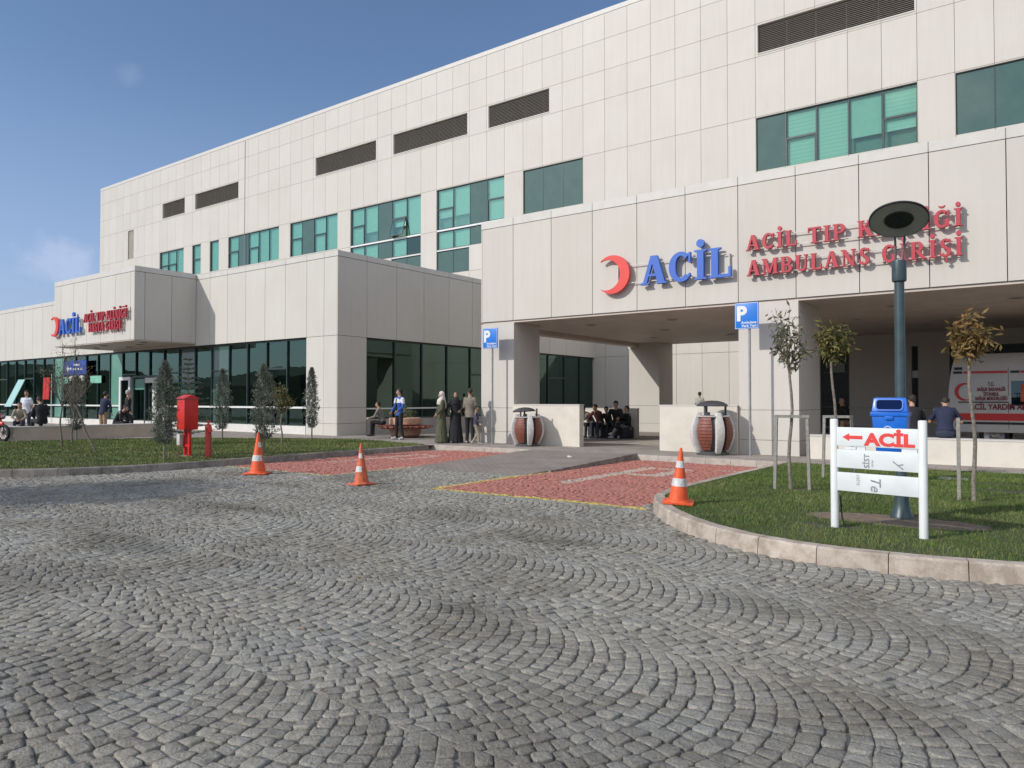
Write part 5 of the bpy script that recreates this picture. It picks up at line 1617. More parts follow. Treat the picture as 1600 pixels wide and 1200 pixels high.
def fir(label, loc, h, seed):
    r = np.random.default_rng(seed); t = thing('fir_tree', label, 'tree', loc)
    b = MB(); b.tube([(0, 0, -.05), (0, 0, h * .97)], [.035, .006], 8); b.build('trunk', M['bark_dark'], t)
    P = []; D = []; bb_ = MB()
    z = .35
    while z < h - .08:
        L_ = (1 - z / h) * .95 + .06
        k = 7; a0 = r.uniform(0, 6.28)
        for i in range(k):
            a = a0 + 2 * math.pi * i / k + r.uniform(-.25, .25); ll = L_ * r.uniform(.7, 1.1)
            d = np.array([math.cos(a), math.sin(a), .12]); 
            bb_.tube([(0, 0, z), tuple(d * ll + np.array([0, 0, z]))], [.008, .002], 4)
            m_ = int(90 * ll) + 12
            s = r.uniform(.08, 1, m_) * ll
            P.append(np.outer(s, d) + np.array([0, 0, z]) + r.normal(0, .012, (m_, 3)))
            side_ = np.array([-math.sin(a), math.cos(a), 0])
            D.append(d[None] * .7 + np.outer(r.choice([-1, 1], m_), side_) + r.normal(0, .3, (m_, 3)))
        z += r.uniform(.13, .2)
    bb_.build('branches', M['bark_dark'], t)
    leaves('foliage', np.concatenate(P), np.concatenate(D), .085, .02, M['leaf_fir'], t, r, .05)
fir('dark layered fir rising behind the red cabinet', (-21.92, 12.57, .14), 2.85, 51)

# a broad tree off to the left, whose shadow falls on the setts
def big_tree(label, loc, h, cr, seed):
    r = np.random.default_rng(seed); t = thing('street_tree', label, 'tree', loc)
    b = MB(); b.tube([(0, 0, -.1), (.05, 0, h * .3), (0, .05, h * .5)], [.16, .12, .10], 10)
    ends = []
    for k in range(8):
        a = 2 * math.pi * k / 8; e = (math.cos(a) * cr * .7, math.sin(a) * cr * .7, h * r.uniform(.6, .9)); ends.append(e)
        b.tube([(0, 0, h * .36), (e[0] * .4, e[1] * .4, h * .55), e], [.08, .05, .01], 6)
    b.build('trunk', M['bark_dark'], t)
    n = 7000; c = np.array(ends + [(0, 0, h * .85)])[r.integers(0, 9, n)]
    P = c + r.normal(0, cr * .26, (n, 3)); D = r.normal(0, 1, (n, 3))
    leaves('foliage', P, D, .13, .07, M['leaf_fir'], t, r)
big_tree('leafy tree whose shadow lies on the cobbles at the left edge', (-15.9, .7, 0), 4.4, 1.5, 61)

# =============================================================== PEOPLE
SKIN = simple('skin', (.42, .25, .17), .6, .08, 30, attr='obj')
M['hair_dark'] = simple('hair_dark', (.018, .014, .012), .7, .3, 40, attr='obj')
M['hair_grey'] = simple('hair_grey', (.38, .36, .33), .8, .2, 40, attr='obj')
_cloth = {}
def cloth(name, col, rough=.85):
    if name not in _cloth:
        m = simple(name, col, rough, .18, 9, bmp=.35, bscale=30, attr='obj'); _cloth[name] = m
    return _cloth[name]

class Body:
    """closed rounded tapers joined later into one skin by a voxel remesh"""
    def __init__(s): s.b = MB()
    def cap(s, p0, p1, r0, r1, n=12, side=None, flat=1.0):
        p0 = Vector(p0); p1 = Vector(p1); t = p1 - p0
        if t.length < 1e-4: t = Vector((0, 0, 1e-3))
        L_ = t.length; t.normalize()
        x = Vector(side).normalized() if side is not None else t.orthogonal().normalized()
        x = (x - t * x.dot(t)).normalized(); y = t.cross(x)
        rings = []
        for k in range(4): a = R(-90 + 22.5 * (k + .4)); rings.append((p0 + t * r0 * math.sin(a), r0 * math.cos(a)))
        for k in range(4): f = k / 3; rings.append((p0 + t * L_ * f, r0 + (r1 - r0) * f))
        for k in range(4): a = R(22.5 * (k + .6)); rings.append((p1 + t * r1 * math.sin(a), r1 * math.cos(a)))
        o = len(s.b.v)
        for c, r in rings:
            for k in range(n):
                a = 2 * math.pi * k / n; s.b.v.append(tuple(c + x * math.cos(a) * r + y * math.sin(a) * r * flat))
        m = len(rings)
        for i in range(m - 1):
            for k in range(n):
                s.b.f.append((o + i * n + k, o + i * n + (k + 1) % n, o + (i + 1) * n + (k + 1) % n, o + (i + 1) * n + k)); s.b.m.append(0); s.b.t.append(.5)
        s.b.f.append(tuple(o + k for k in reversed(range(n)))); s.b.f.append(tuple(o + (m - 1) * n + k for k in range(n)))
        s.b.m += [0, 0]; s.b.t += [.5, .5]
    def loft(s, secs, side, n=20):
        """secs: (centre, rx, ry); side = left-right axis; ends closed"""
        o = len(s.b.v); m = len(secs); side = Vector(side).normalized()
        for i, (c, rx, ry) in enumerate(secs):
            c = Vector(c); t = Vector(secs[min(m - 1, i + 1)][0]) - Vector(secs[max(0, i - 1)][0]); t.normalize()
            x = (side - t * side.dot(t)).normalized(); y = t.cross(x)
            for k in range(n):
                a = 2 * math.pi * k / n; s.b.v.append(tuple(c + x * math.cos(a) * rx + y * math.sin(a) * ry))
        for i in range(m - 1):
            for k in range(n):
                s.b.f.append((o + i * n + k, o + i * n + (k + 1) % n, o + (i + 1) * n + (k + 1) % n, o + (i + 1) * n + k)); s.b.m.append(0); s.b.t.append(.5)
        s.b.f.append(tuple(o + k for k in reversed(range(n)))); s.b.f.append(tuple(o + (m - 1) * n + k for k in range(n)))
        s.b.m += [0, 0]; s.b.t += [.5, .5]
    def ball(s, c, rx, ry, rz, n=16, rot=None):
        c = Vector(c); o = len(s.b.v); m = 9; rot = rot or Matrix.Identity(3)
        for i in range(m + 1):
            e = R(-88 + 176 * i / m)
            for k in range(n):
                a = 2 * math.pi * k / n; s.b.v.append(tuple(c + rot @ Vector((math.cos(a) * math.cos(e) * rx, math.sin(a) * math.cos(e) * ry, math.sin(e) * rz))))
        for i in range(m):
            for k in range(n):
                s.b.f.append((o + i * n + k, o + i * n + (k + 1) % n, o + (i + 1) * n + (k + 1) % n, o + (i + 1) * n + k)); s.b.m.append(0); s.b.t.append(.5)
        s.b.f.append(tuple(o + k for k in reversed(range(n)))); s.b.f.append(tuple(o + m * n + k for k in range(n)))
        s.b.m += [0, 0]; s.b.t += [.5, .5]
    def skin(s, name, mats, parent, voxel=.011, smooth=2):
        o = s.b.build(name, mats if isinstance(mats, list) else [mats], None)
        md = o.modifiers.new('r', 'REMESH'); md.mode = 'VOXEL'; md.voxel_size = voxel; md.use_smooth_shade = True
        if smooth:
            sm = o.modifiers.new('s', 'SMOOTH'); sm.iterations = smooth; sm.factor = .5
        dg = bpy.context.evaluated_depsgraph_get()
        me = bpy.data.meshes.new_from_object(o.evaluated_get(dg)); me.name = name
        me.materials.clear()
        for m in (mats if isinstance(mats, list) else [mats]): me.materials.append(m)
        old = o.data; o.modifiers.clear(); o.data = me; bpy.data.meshes.remove(old); o.name = name
        me.polygons.foreach_set('use_smooth', [True] * len(me.polygons))
        o.parent = parent
        return o

V3 = lambda *a: Vector(a)
def person(label, loc, heading, h=1.75, sit=None, lean=0.0, head=(0, 0), legs=None, arms=None, top=None, bottom=None, hair='hair_dark', scarf=None, robe=None,
           shoe=(.03, .03, .03), sleeves='long', group=None, kid=False, tone=1.0, stripe=None, bend=0.0, hips=None, hairlen=0):
    """local frame: +y is where the person faces, x to their right. sit = seat height (in figure metres)"""
    s = h / 1.75
    t = thing('person', label, 'person', loc, heading, group)
    hd = 1.12 if kid else 1.0
    # --- skeleton
    hipz = .92 if sit is None else sit + .10
    pel = V3(0, 0, hipz)
    if hips: pel += Vector(hips)
    sp = lambda d, a: V3(0, math.sin(a) * d, math.cos(a) * d)
    waist = pel + sp(.17, lean * .6); chest = waist + sp(.20, lean); shc = chest + sp(.17, lean + bend * .5); neck = shc + sp(.06, lean + bend)
    yaw, nod = head
    hc = neck + sp(.135, lean * .4 + bend + nod * .5)
    HR = Matrix.Rotation(yaw, 3, 'Z') @ Matrix.Rotation(-(nod + bend * .7), 3, 'X')
    sx = .175 if not kid else .16
    SH = {q: shc + V3(q * sx, 0, -.035) for q in (-1, 1)}
    HP = {q: pel + V3(q * .09, 0, -.03) for q in (-1, 1)}
    KN, AN, TO = {}, {}, {}
    for q in (-1, 1):
        lg = (legs or {}).get(q)
        if lg: KN[q], AN[q] = Vector(lg[0]), Vector(lg[1])
        elif sit is None: KN[q] = V3(q * .095, .02, .49); AN[q] = V3(q * .10, 0, .08)
        else: KN[q] = pel + V3(q * .13, .42, .0); AN[q] = V3(KN[q].x, KN[q].y + .02, .08)
        fd = Vector(lg[2]) if lg and len(lg) > 2 else V3(q * .03, .15, -.035)
        TO[q] = AN[q] + fd
    EL, WR = {}, {}
    for q in (-1, 1):
        am = (arms or {}).get(q)
        if am: EL[q] = SH[q] + Vector(am[0]); WR[q] = SH[q] + Vector(am[1])
        elif sit is None: EL[q] = SH[q] + V3(q * .05, -.02, -.29); WR[q] = SH[q] + V3(q * .06, .06, -.53)
        else: EL[q] = SH[q] + V3(q * .07, .06, -.27); WR[q] = KN[q] + V3(-q * .03, -.08, .09)
    # --- the body, one surface
    B = Body()
    side = V3(1, 0, 0)
    tor = lambda k, e=0: [(pel + V3(0, 0, -.09), .12 * k, .085 * k), (pel + V3(0, 0, -.02), .162 * k, .11 * k), (pel + (waist - pel) * .55, .150 * k, .105 * k), (waist, .138 * k, .098 * k),
             (waist + (chest - waist) * .6, .155 * k, .112 * k), (chest, .168 * k, .118 * k), (chest + (shc - chest) * .6, .168 * k, .105 * k), (shc, .12 * k, .075 * k), (shc + (neck - shc) * .5, .062 * k, .06 * k)]
    B.loft(tor(.93), side)
    B.cap(shc, neck + (hc - neck) * .45, .058, .052)
    B.ball(hc, .074 * hd, .092 * hd, .112 * hd, rot=HR)
    f = lambda x, y, z: hc + HR @ (V3(x, y, z) * hd)
    B.cap(f(0, .065, -.05), f(0, .06, -.085), .035, .026)                      # jaw
    B.cap(f(0, .088, .012), f(0, .103, -.022), .009, .015)                     # nose
    for q in (-1, 1): B.ball(f(q * .076, -.005, -.005), .012, .018, .030, rot=HR)
    for q in (-1, 1):
        B.cap(SH[q], EL[q], .048, .038); B.cap(EL[q], WR[q], .037, .026)
        B.cap(HP[q], KN[q], .078, .052); B.cap(KN[q], AN[q], .050, .034)
        B.cap(AN[q], TO[q], .036, .03); B.cap(AN[q], AN[q] + (AN[q] - TO[q]).normalized() * .04 + V3(0, 0, -.03), .034, .028)
        # hand: palm, four unequal bent fingers, thumb off the side
        d = (WR[q] - EL[q]).normalized(); w = d.cross(V3(q, 0, 0)); w = w.normalized() if w.length > .2 else V3(0, 1, 0)
        pn_ = d.cross(w).normalized() * q
        pc = WR[q] + d * .075
        B.cap(WR[q], pc, .024, .030, side=w, flat=.62)
        for i, (off, ln) in enumerate(((-.028, .058), (-.010, .072), (.010, .076), (.028, .068))):
            r0 = pc + w * off + d * .01; r1 = r0 + d * ln * .5 + pn_ * -.006; r2 = r1 + d * ln * .42 - pn_ * .022
            B.cap(r0, r1, .0105, .0098, 7); B.cap(r1, r2, .0098, .0085, 7)
        th0 = WR[q] + d * .03 + w * .02; B.cap(th0, th0 + w * .032 + d * .025, .013, .0115, 7); B.cap(th0 + w * .032 + d * .025, th0 + w * .038 + d * .058 - pn_ * .01, .0112, .0095, 7)
    body = B.skin('body', [SKIN, M['hair_dark']], t, .0105 / max(.7, s) * 1.0)
    # eyes and mouth coloured on the skin itself
    me = body.data
    eyes = [f(q * .03, .085, .012) for q in (-1, 1)]; brow = [f(q * .03, .088, .034) for q in (-1, 1)]
    for p in me.polygons:
        c = p.center
        if any((c - e).length < .0125 for e in eyes) or any(abs((c - e).x) < .018 and (c - e).length < .019 and abs((c - e).z) < .006 for e in brow): p.material_index = 1
    # --- hair or headscarf
    if scarf is None:
        Hh = Body()
        Hh.ball(f(0, -.018, .028), .089 * hd, .102 * hd, .103 * hd, rot=HR)
        Hh.cap(f(0, -.05, .0), f(0, -.055, -.045 - hairlen), .062, .045)
        ho = Hh.skin('hair', M[hair], t, .012)
        # keep the face clear
        bm = bmesh.new(); bm.from_mesh(ho.data)
        HI = HR.inverted()
        kill = [v for v in bm.verts if (lambda l: l.y > .035 and l.z < .055 + l.y * .0)(HI @ (v.co - hc) / hd)]
        bmesh.ops.delete(bm, geom=kill, context='VERTS'); bm.to_mesh(ho.data); bm.free()
    else:
        S = Body(); S.ball(f(0, -.012, .016), .086, .100, .112, rot=HR)
        S.cap(f(0, -.03, -.03), shc + V3(0, -.01, .0), .075, .11, flat=.85)
        S.loft([(f(0, .0, -.10), .07, .07), (shc + V3(0, .03, .0), .15, .12), (chest + V3(0, .03, .03), .15, .14)], side)
        S.cap(f(0, -.06, -.02), chest + V3(0, -.13, -.02), .05, .06)
        so = S.skin('headscarf', scarf, t, .013)
        bm = bmesh.new(); bm.from_mesh(so.data); HI = HR.inverted()
        kill = [v for v in bm.verts if (lambda l: l.y > .045 and -.085 < l.z < .07 and abs(l.x) < .055)(HI @ (v.co - hc))]
        bmesh.ops.delete(bm, geom=kill, context='VERTS'); bm.to_mesh(so.data); bm.free()
    # --- clothing
    if robe is not None:
        Rb = Body(); Rb.loft([(V3(0, -.01, .035), .27, .23), (V3(0, 0, .30), .235, .20), (V3(0, 0, .6), .20, .165), (pel, .19, .145), (waist, .158, .12), (chest, .185, .135), (shc + V3(0, 0, -.02), .165, .105), (neck + V3(0, 0, -.02), .07, .065)], side, 28)
        for k in range(12):
            a = 2 * math.pi * k / 12 + .2
            Rb.cap(V3(math.cos(a) * .245, math.sin(a) * .205, .045), V3(math.cos(a) * .165, math.sin(a) * .125, .85), .032, .012, 8)
        for q in (-1, 1): Rb.cap(SH[q], EL[q], .068, .062); Rb.cap(EL[q], WR[q] - (WR[q] - EL[q]) * .05, .060, .050)
        Rb.skin('robe', robe, t, .014, 1)
    if top is not None:
        T_ = Body(); tt = tor(1.10)[1:8]; tt.append((shc + (neck - shc) * .35, .068, .068))
        tt[0] = (pel + V3(0, 0, -.01 if sit is None else .02), .178, .128)
        if sit is None: tt.insert(0, (pel + V3(0, 0, -.09), .178, .128))
        T_.loft(tt, side)
        for q in (-1, 1):
            T_.cap(SH[q] + V3(-q * .02, 0, 0), SH[q] + (EL[q] - SH[q]) * (1 if sleeves == 'long' else .72), .064, .054)
            if sleeves == 'long': T_.cap(EL[q], WR[q] - (WR[q] - EL[q]) * .06, .052, .040)
        # soft creases
        T_.skin('jacket' if sleeves == 'long' else 'shirt', top, t, .0125, 1)
    if bottom is not None:
        L2 = Body(); L2.loft([(pel + V3(0, 0, -.10), .15, .11), (pel + V3(0, 0, -.03), .175, .125), (pel + (waist - pel) * .5, .158, .113)], side)
        for q in (-1, 1):
            L2.cap(HP[q], KN[q], .094, .070); L2.cap(KN[q], AN[q] + V3(0, 0, .0), .068, .054)
        L2.skin('trousers', bottom, t, .0125, 1)
    for q in (-1, 1):
        S = Body(); bk = (AN[q] - TO[q]); bk.z = 0; bk = bk.normalized() * .045
        S.cap(AN[q] + bk + V3(0, 0, -.04), TO[q] + V3(0, 0, 0), .042, .038); S.cap(AN[q] + V3(0, 0, .01), TO[q] + (AN[q] - TO[q]) * .35, .044, .038)
        S.skin('shoe', cloth('shoe_%02d%02d%02d' % tuple(int(c * 99) for c in shoe), shoe, .6), t, .012, 1)
    t.scale = (s, s, s)
    return t

navy = cloth('navy_cloth', (.016, .022, .055)); black = cloth('black_cloth', (.012, .012, .014)); white = cloth('white_cloth', (.62, .65, .72)); jeans = cloth('dark_denim', (.025, .032, .055))
grey = cloth('grey_cloth', (.16, .155, .14)); beige = cloth('beige_cloth', (.30, .26, .20)); olive = cloth('olive_cloth', (.075, .08, .045)); tan = cloth('tan_cloth', (.34, .23, .15))
blue = cloth('bright_blue_cloth', (.03, .09, .34)); khaki = cloth('khaki_cloth', (.19, .175, .14)); maroon = cloth('maroon_cloth', (.09, .02, .025)); grey_l = cloth('light_grey_cloth', (.36, .36, .34)); purple = cloth('dark_purple_cloth', (.06, .055, .09))
scarf_w = cloth('pale_scarf', (.60, .55, .50)); scarf_b = cloth('black_scarf', (.01, .01, .012))

CAMD = lambda x, y: math.atan2(x, -y)          # heading that makes +y face the camera from (x, y)
G0 = .13
# group walking by the left canopy column
person('woman in long olive coat and pale pink headscarf, walking arm swung out', (-16.22, 18.05, G0), R(145), 1.66, robe=olive, scarf=scarf_w, head=(R(-12), .1),
       arms={1: ((.13, .03, -.25), (.24, .10, -.47)), -1: ((-.06, .05, -.27), (-.02, .18, -.42))}, shoe=(.5, .5, .5))
person('woman in black robe and black headscarf, hands held at the waist', (-15.85, 18.33, G0), R(215), 1.66, robe=cloth('black_robe', (.010, .010, .013)), scarf=scarf_b,
       arms={1: ((.10, .06, -.26), (.0, .24, -.31)), -1: ((-.10, .06, -.26), (-.02, .25, -.32))}, shoe=(.5, .5, .52))
person('man in beige grey jacket seen from behind, beside the woman in black', (-15.35, 18.45, G0), R(15), 1.76, top=khaki, bottom=black, head=(R(35), .3),
       arms={-1: ((-.05, .05, -.28), (-.04, .14, -.48)), 1: ((.04, .02, -.29), (.05, .10, -.52))}, shoe=(.3, .3, .3))
person('small boy in dark padded vest and beige trousers walking by the column', (-14.72, 18.0, G0), R(-65), 1.20, kid=True, top=purple, bottom=beige, legs={1: ((.08, .12, .50), (.09, .16, .09)), -1: ((-.08, .05, .5), (-.09, -.18, .12))},
       arms={-1: ((-.06, -.06, -.26), (-.06, .0, -.48)), 1: ((.06, .06, -.27), (.06, .2, -.42))}, shoe=(.25, .25, .25))
p = person('young man in blue and white jacket standing by the glass wall', (-18.7, 18.6, G0), R(168), 1.78, top=blue, bottom=black, head=(R(-30), .05),
       legs={1: ((.12, .03, .49), (.16, .02, .08)), -1: ((-.14, .03, .49), (-.22, .0, .08))}, arms={-1: ((-.09, .02, -.28), (-.03, .18, -.42)), 1: ((.08, .02, -.28), (.05, .16, -.44))}, shoe=(.55, .55, .55))
S = Body(); S.loft([(V3(0, .0, 1.27), .205, .142), (V3(0, 0, 1.36), .198, .135), (V3(0, 0, 1.43), .15, .10)], V3(1, 0, 0))
for q in (-1, 1): S.cap(V3(q * .19, 0, 1.40), V3(q * .235, .005, 1.27), .072, .066)
S.skin('white_yoke', white, p, .0125, 1)
S = Body(); S.cap(V3(0, .12, 1.38), V3(0, .14, 1.0), .035, .03); S.skin('dark_shirt_front', black, p, .0125, 1)
person('person in grey hood seated behind the round terracotta planter', (-21.0, 20.0, G0), R(120), 1.70, sit=.46, lean=.35, top=grey, bottom=black, scarf=None, arms={1: ((.08, .1, -.26), (.05, .32, -.30)), -1: ((-.08, .1, -.26), (-.05, .32, -.32))})
# seated on the bags at the low wall under the canopy
def bag(name, label, loc, dx, dy, dz, mat, rz=0):
    t = thing(name, label, 'bag', loc, rz, 'dark bags under the seated group')
    b = MB(); b.box(-dx, dx, -dy, dy, 0, dz); b.build('bag_body', mat, t, bevel=.06)
    b = MB(); b.tube([(-dx * .5, -dy * .9, dz - .02), (-dx * .3, -dy * .9, dz + .07), (dx * .3, -dy * .9, dz + .07), (dx * .5, -dy * .9, dz - .02)], .014, 7); b.build('handle', M['black'], t)
    for z in (dz * .33, dz * .66):
        b = MB(); b.box(-dx * .97, dx * .97, -dy - .012, -dy + .004, z - .018, z + .018); b.build('strap', M['dark_metal'], t)
bagm = cloth('dark_bag_cloth', (.03, .032, .038))
bag('luggage_bag', 'dark blue grey bag under the left half of the seated group', (-13.75, 24.12, G0), .42, .25, .42, bagm, R(4))
bag('luggage_bag', 'ribbed dark bag in the middle of the seated group', (-12.88, 24.12, G0), .40, .24, .42, bagm, R(-3))
gz0 = G0
person('seated man in grey top, leftmost of the group, face in his hands', (-14.05, 24.05, gz0), R(160), 1.74, sit=.40, lean=.75, bend=.3, top=grey, bottom=black, arms={1: ((.04, .22, -.18), (-.08, .30, .02)), -1: ((-.04, .22, -.18), (.06, .30, .02))}, shoe=(.1, .1, .1))
person('seated man in dark red top, second from left, bent over', (-13.72, 24.08, gz0), R(178), 1.76, sit=.40, lean=.55, bend=.35, top=maroon, bottom=jeans, arms={1: ((.06, .20, -.20), (-.02, .36, -.26)), -1: ((-.06, .2, -.2), (.05, .27, .03))}, shoe=(.2, .2, .22))
person('seated child in dark clothes, in the middle of the group', (-13.38, 24.1, gz0), R(185), 1.48, sit=.46, lean=.4, bend=.2, top=black, bottom=black, kid=True)
person('seated bearded man in black with hand at his mouth, right of the group', (-13.0, 24.05, gz0), R(195), 1.80, sit=.42, lean=.35, bend=.15, head=(R(-15), .1), top=black, bottom=black, arms={1: ((.06, .2, -.2), (-.02, .30, .02)), -1: ((-.08, .14, -.24), (-.02, .34, -.27))},
       legs={1: ((.10, .44, .60), (-.08, .62, .36), (.03, .12, -.08)), -1: ((-.14, .45, .52), (-.16, .48, .08))}, shoe=(.3, .3, .3))
person('person in dark grey sitting at the right end with crossed legs in light shoes', (-12.62, 24.15, gz0), R(150), 1.66, sit=.30, lean=.1, top=black, bottom=grey, hips=(0, .0, 0), legs={1: ((.12, .42, .62), (.0, .66, .22)), -1: ((-.08, .46, .52), (-.02, .72, .10))}, shoe=(.55, .55, .55))
# far walker behind
person('man in white shirt with dark shoulder bag, walking far behind the low wall', (-14.85, 36.28, G0), R(10), 1.78, top=grey_l, bottom=black, head=(0, .25))
# right: by the door and on the wall
person('seated person in dark clothes at the dark glass door, partly behind a sapling', (-5.44, 25.0, G0), R(165), 1.70, sit=.62, lean=.3, top=black, bottom=tan, arms={-1: ((-.05, .2, -.2), (.05, .27, .04))})
b = thing('bench', 'dark bench by the glass door, carrying the seated person', 'bench', (-5.40, 25.2, G0), R(-15))
q_ = MB(); q_.box(-.6, .6, -.22, .22, .50, .56); q_.build('seat', M['dark_metal'], b)
for x in (-.5, .5):
    q_ = MB(); q_.box(x - .03, x + .03, -.2, .2, 0, .50); q_.build('leg', M['dark_metal'], b)
person('man in black T-shirt sitting on the long low wall, half hidden by the blue bin', (-2.66, 18.76, G0), R(10), 1.78, sit=.58, lean=.25, bend=.2, head=(R(30), .2), top=black, bottom=jeans, sleeves='short')
person('man in navy T-shirt sitting hunched on the long low wall, back to the camera', (-2.03, 18.78, G0), R(4), 1.80, sit=.58, lean=.32, bend=.45, head=(R(5), .5), top=navy, bottom=jeans, sleeves='short', arms={1: ((.12, .08, -.26), (.04, .30, -.30)), -1: ((-.12, .08, -.26), (-.04, .30, -.30))})
# far left by the entrance
person('man in white T-shirt and dark trousers standing at the far left by the bench wall', (-33.67, 12.4, G0), R(-140), 1.76, top=white, bottom=jeans, sleeves='short', legs={1: ((.10, .03, .49), (.13, .0, .08)), -1: ((-.12, .05, .49), (-.22, .04, .08))})
person('person in beige top sitting next to the man in the white T-shirt', (-33.15, 12.0, G0), R(-120), 1.68, sit=.45, lean=.4, top=beige, bottom=jeans)
person('broad man in black sitting on the bench wall with his back to the lawn', (-28.42, 10.95, G0), R(90), 1.80, sit=.56, lean=.18, bend=.35, head=(0, .45), top=black, bottom=black)
person('man in navy hooded jacket and tan trousers leaning on the bench wall', (-30.75, 14.05, G0), R(20), 1.74, lean=.25, top=navy, bottom=tan, arms={-1: ((-.1, .12, -.22), (-.08, .34, -.18)), 1: ((.06, .02, -.28), (.08, .05, -.5))})
person('dark dressed person crouching beside the man in tan trousers', (-29.85, 14.15, G0), R(-60), 1.70, sit=.42, lean=.6, bend=.3, top=black, bottom=black)
person('grey haired man in black walking towards the entrance doors', (-31.9, 15.6, G0), R(-20), 1.80, top=black, bottom=black, hair='hair_grey', head=(0, .2), legs={1: ((.09, .14, .50), (.10, .12, .09)), -1: ((-.09, .02, .5), (-.10, -.28, .13))}, shoe=(.4, .4, .4))
person('pale dressed person sitting at the wall end, half behind the nearest cypress', (-28.75, 15.6, G0), R(110), 1.68, sit=.48, lean=.45, top=grey_l, bottom=black)
b = thing('bench', 'low dark bench beside the far left bench wall', 'bench', (-29.7, 14.3, G0), R(-60))
q_ = MB(); q_.box(-.5, .5, -.2, .2, .38, .43); q_.build('seat', M['dark_metal'], b)
for x in (-.4, .4):
    q_ = MB(); q_.box(x - .03, x + .03, -.18, .18, 0, .38); q_.build('leg', M['dark_metal'], b)
b = thing('stool', 'low dark seat under the person in beige', 'seat', (-33.15, 12.0, G0))
q_ = MB(); q_.lathe([(0, 0), (.2, 0), (.22, .38), (0, .41)], (0, 0, 0), 16); q_.build('seat', M['plinth'], b)
b = thing('stool', 'low seat under the pale dressed person by the cypress', 'seat', (-28.75, 15.6, G0))
q_ = MB(); q_.lathe([(0, 0), (.2, 0), (.22, .41), (0, .44)], (0, 0, 0), 16); q_.build('seat', M['plinth'], b)

# cup and bottle left on the low wall
q_ = MB(); q_.lathe([(0, 0), (.028, 0), (.037, .085), (.03, .085), (.024, .006)], (0, 0, 0), 16)
o = q_.build('paper_cup', M['white_paint']); o.location = (-1.48, 18.7, .853); tag(o, 'white paper cup standing on the long low wall beside the sitting man', 'cup')
q_ = MB(); q_.lathe([(0, 0), (.03, 0), (.032, .12), (.012, .16), (.012, .18), (0, .18)], (0, 0, 0), 14)
o = q_.build('water_bottle', M['glass_lit']); o.location = (-.55, 18.72, .885); o.rotation_euler = (0, R(90), R(20)); tag(o, 'clear plastic bottle lying on the long low wall near the right edge', 'bottle')

# =============================================================== AMBULANCE
amb = thing('ambulance', 'white ambulance with red stripes and crescent parked under the canopy at right', 'ambulance', (.07, 25.2, .13)); amb.scale = (1.09, 1.09, 1.13)
M['van_white'] = simple('van_white', (.56, .56, .54), .28, .03, 2)
M['van_red'] = coat('van_red', (.60, .025, .02), .35); M['van_text'] = coat('van_lettering', (.22, .012, .02), .5)
M['tyre'] = simple('tyre', (.02, .02, .02), .85)
M['chrome'] = simple('rim_metal', (.4, .4, .4), .3, .1, metal=.8)
prof = [(-2.50, .42), (-2.46, 1.5), (-2.38, 1.95), (-2.30, 2.25), (-2.16, 2.40), (-1.9, 2.44), (2.2, 2.44), (2.5, 2.36), (2.75, 2.05), (3.3, 1.40), (3.6, 1.25), (4.05, 1.10), (4.15, .9), (4.15, .42)]
b = MB(); n = len(prof); rows = []
for y, ins in ((0.10, .10), (0.02, .03), (0, 0), (1.95, 0), (1.93, .03), (1.85, .10)):
    pass
lay = []
for (k, yy) in ((0, .0), (1, 1.98)):
    lay.append([(x, z) for x, z in prof])
def yin(z, sgn):   # body sides lean in above the waist
    return .0 if z < 1.3 else .12 * ((z - 1.3) / 1.1) ** 1.3
Vs = []
for x, z in prof: Vs.append((x, yin(z, 0), z))
for x, z in prof: Vs.append((x, 1.98 - yin(z, 0), z))
b.add(Vs, [tuple(range(n))] + [tuple(reversed(range(n, 2 * n)))] + [(i, i + n, (i + 1) % n + n, (i + 1) % n) for i in range(n)])
# facets along the sides: subdivide by strips so the lean is smooth
b = MB(); zs = [.42, .8, 1.3, 1.5, 1.95, 2.25, 2.40, 2.44]
def xl(z): return np.interp(z, [.42, 1.5, 1.95, 2.25, 2.40, 2.44], [-2.50, -2.47, -2.42, -2.36, -2.28, -2.15])
def xr(z): return np.interp(z, [.42, .9, 1.10, 1.25, 1.40, 2.05, 2.36, 2.44], [4.15, 4.15, 4.05, 3.6, 3.3, 2.75, 2.5, 2.2])
zs = [.42, .7, 1.0, 1.25, 1.4, 1.6, 1.8, 2.0, 2.15, 2.28, 2.38, 2.43]
W_y = lambda z: (yin(z, 0) + (.10 * max(0, (z - 2.25) / .18) ** 2))
ring = []
for z in zs: ring.append([(xl(z), W_y(z), z), (xl(z) - .035, .99, z), (xl(z), 1.98 - W_y(z), z), (xr(z), 1.98 - W_y(z), z), (xr(z) + .05, .99, z), (xr(z), W_y(z), z)])
vv = [p for r_ in ring for p in r_]; ff = []
for i in range(len(zs) - 1):
    for k in range(6): ff.append((i * 6 + k, i * 6 + (k + 1) % 6, i * 6 + 6 + (k + 1) % 6, i * 6 + 6 + k)[::-1])
ff.append(tuple(range(6))); ff.append(tuple(reversed(range((len(zs) - 1) * 6, len(zs) * 6))))
b.add(vv, ff); body = b.build('van_body', M['van_white'], amb, smooth='auto')
bm = bmesh.new(); bm.from_mesh(body.data); bmesh.ops.recalc_face_normals(bm, faces=bm.faces); bm.to_mesh(body.data); bm.free()
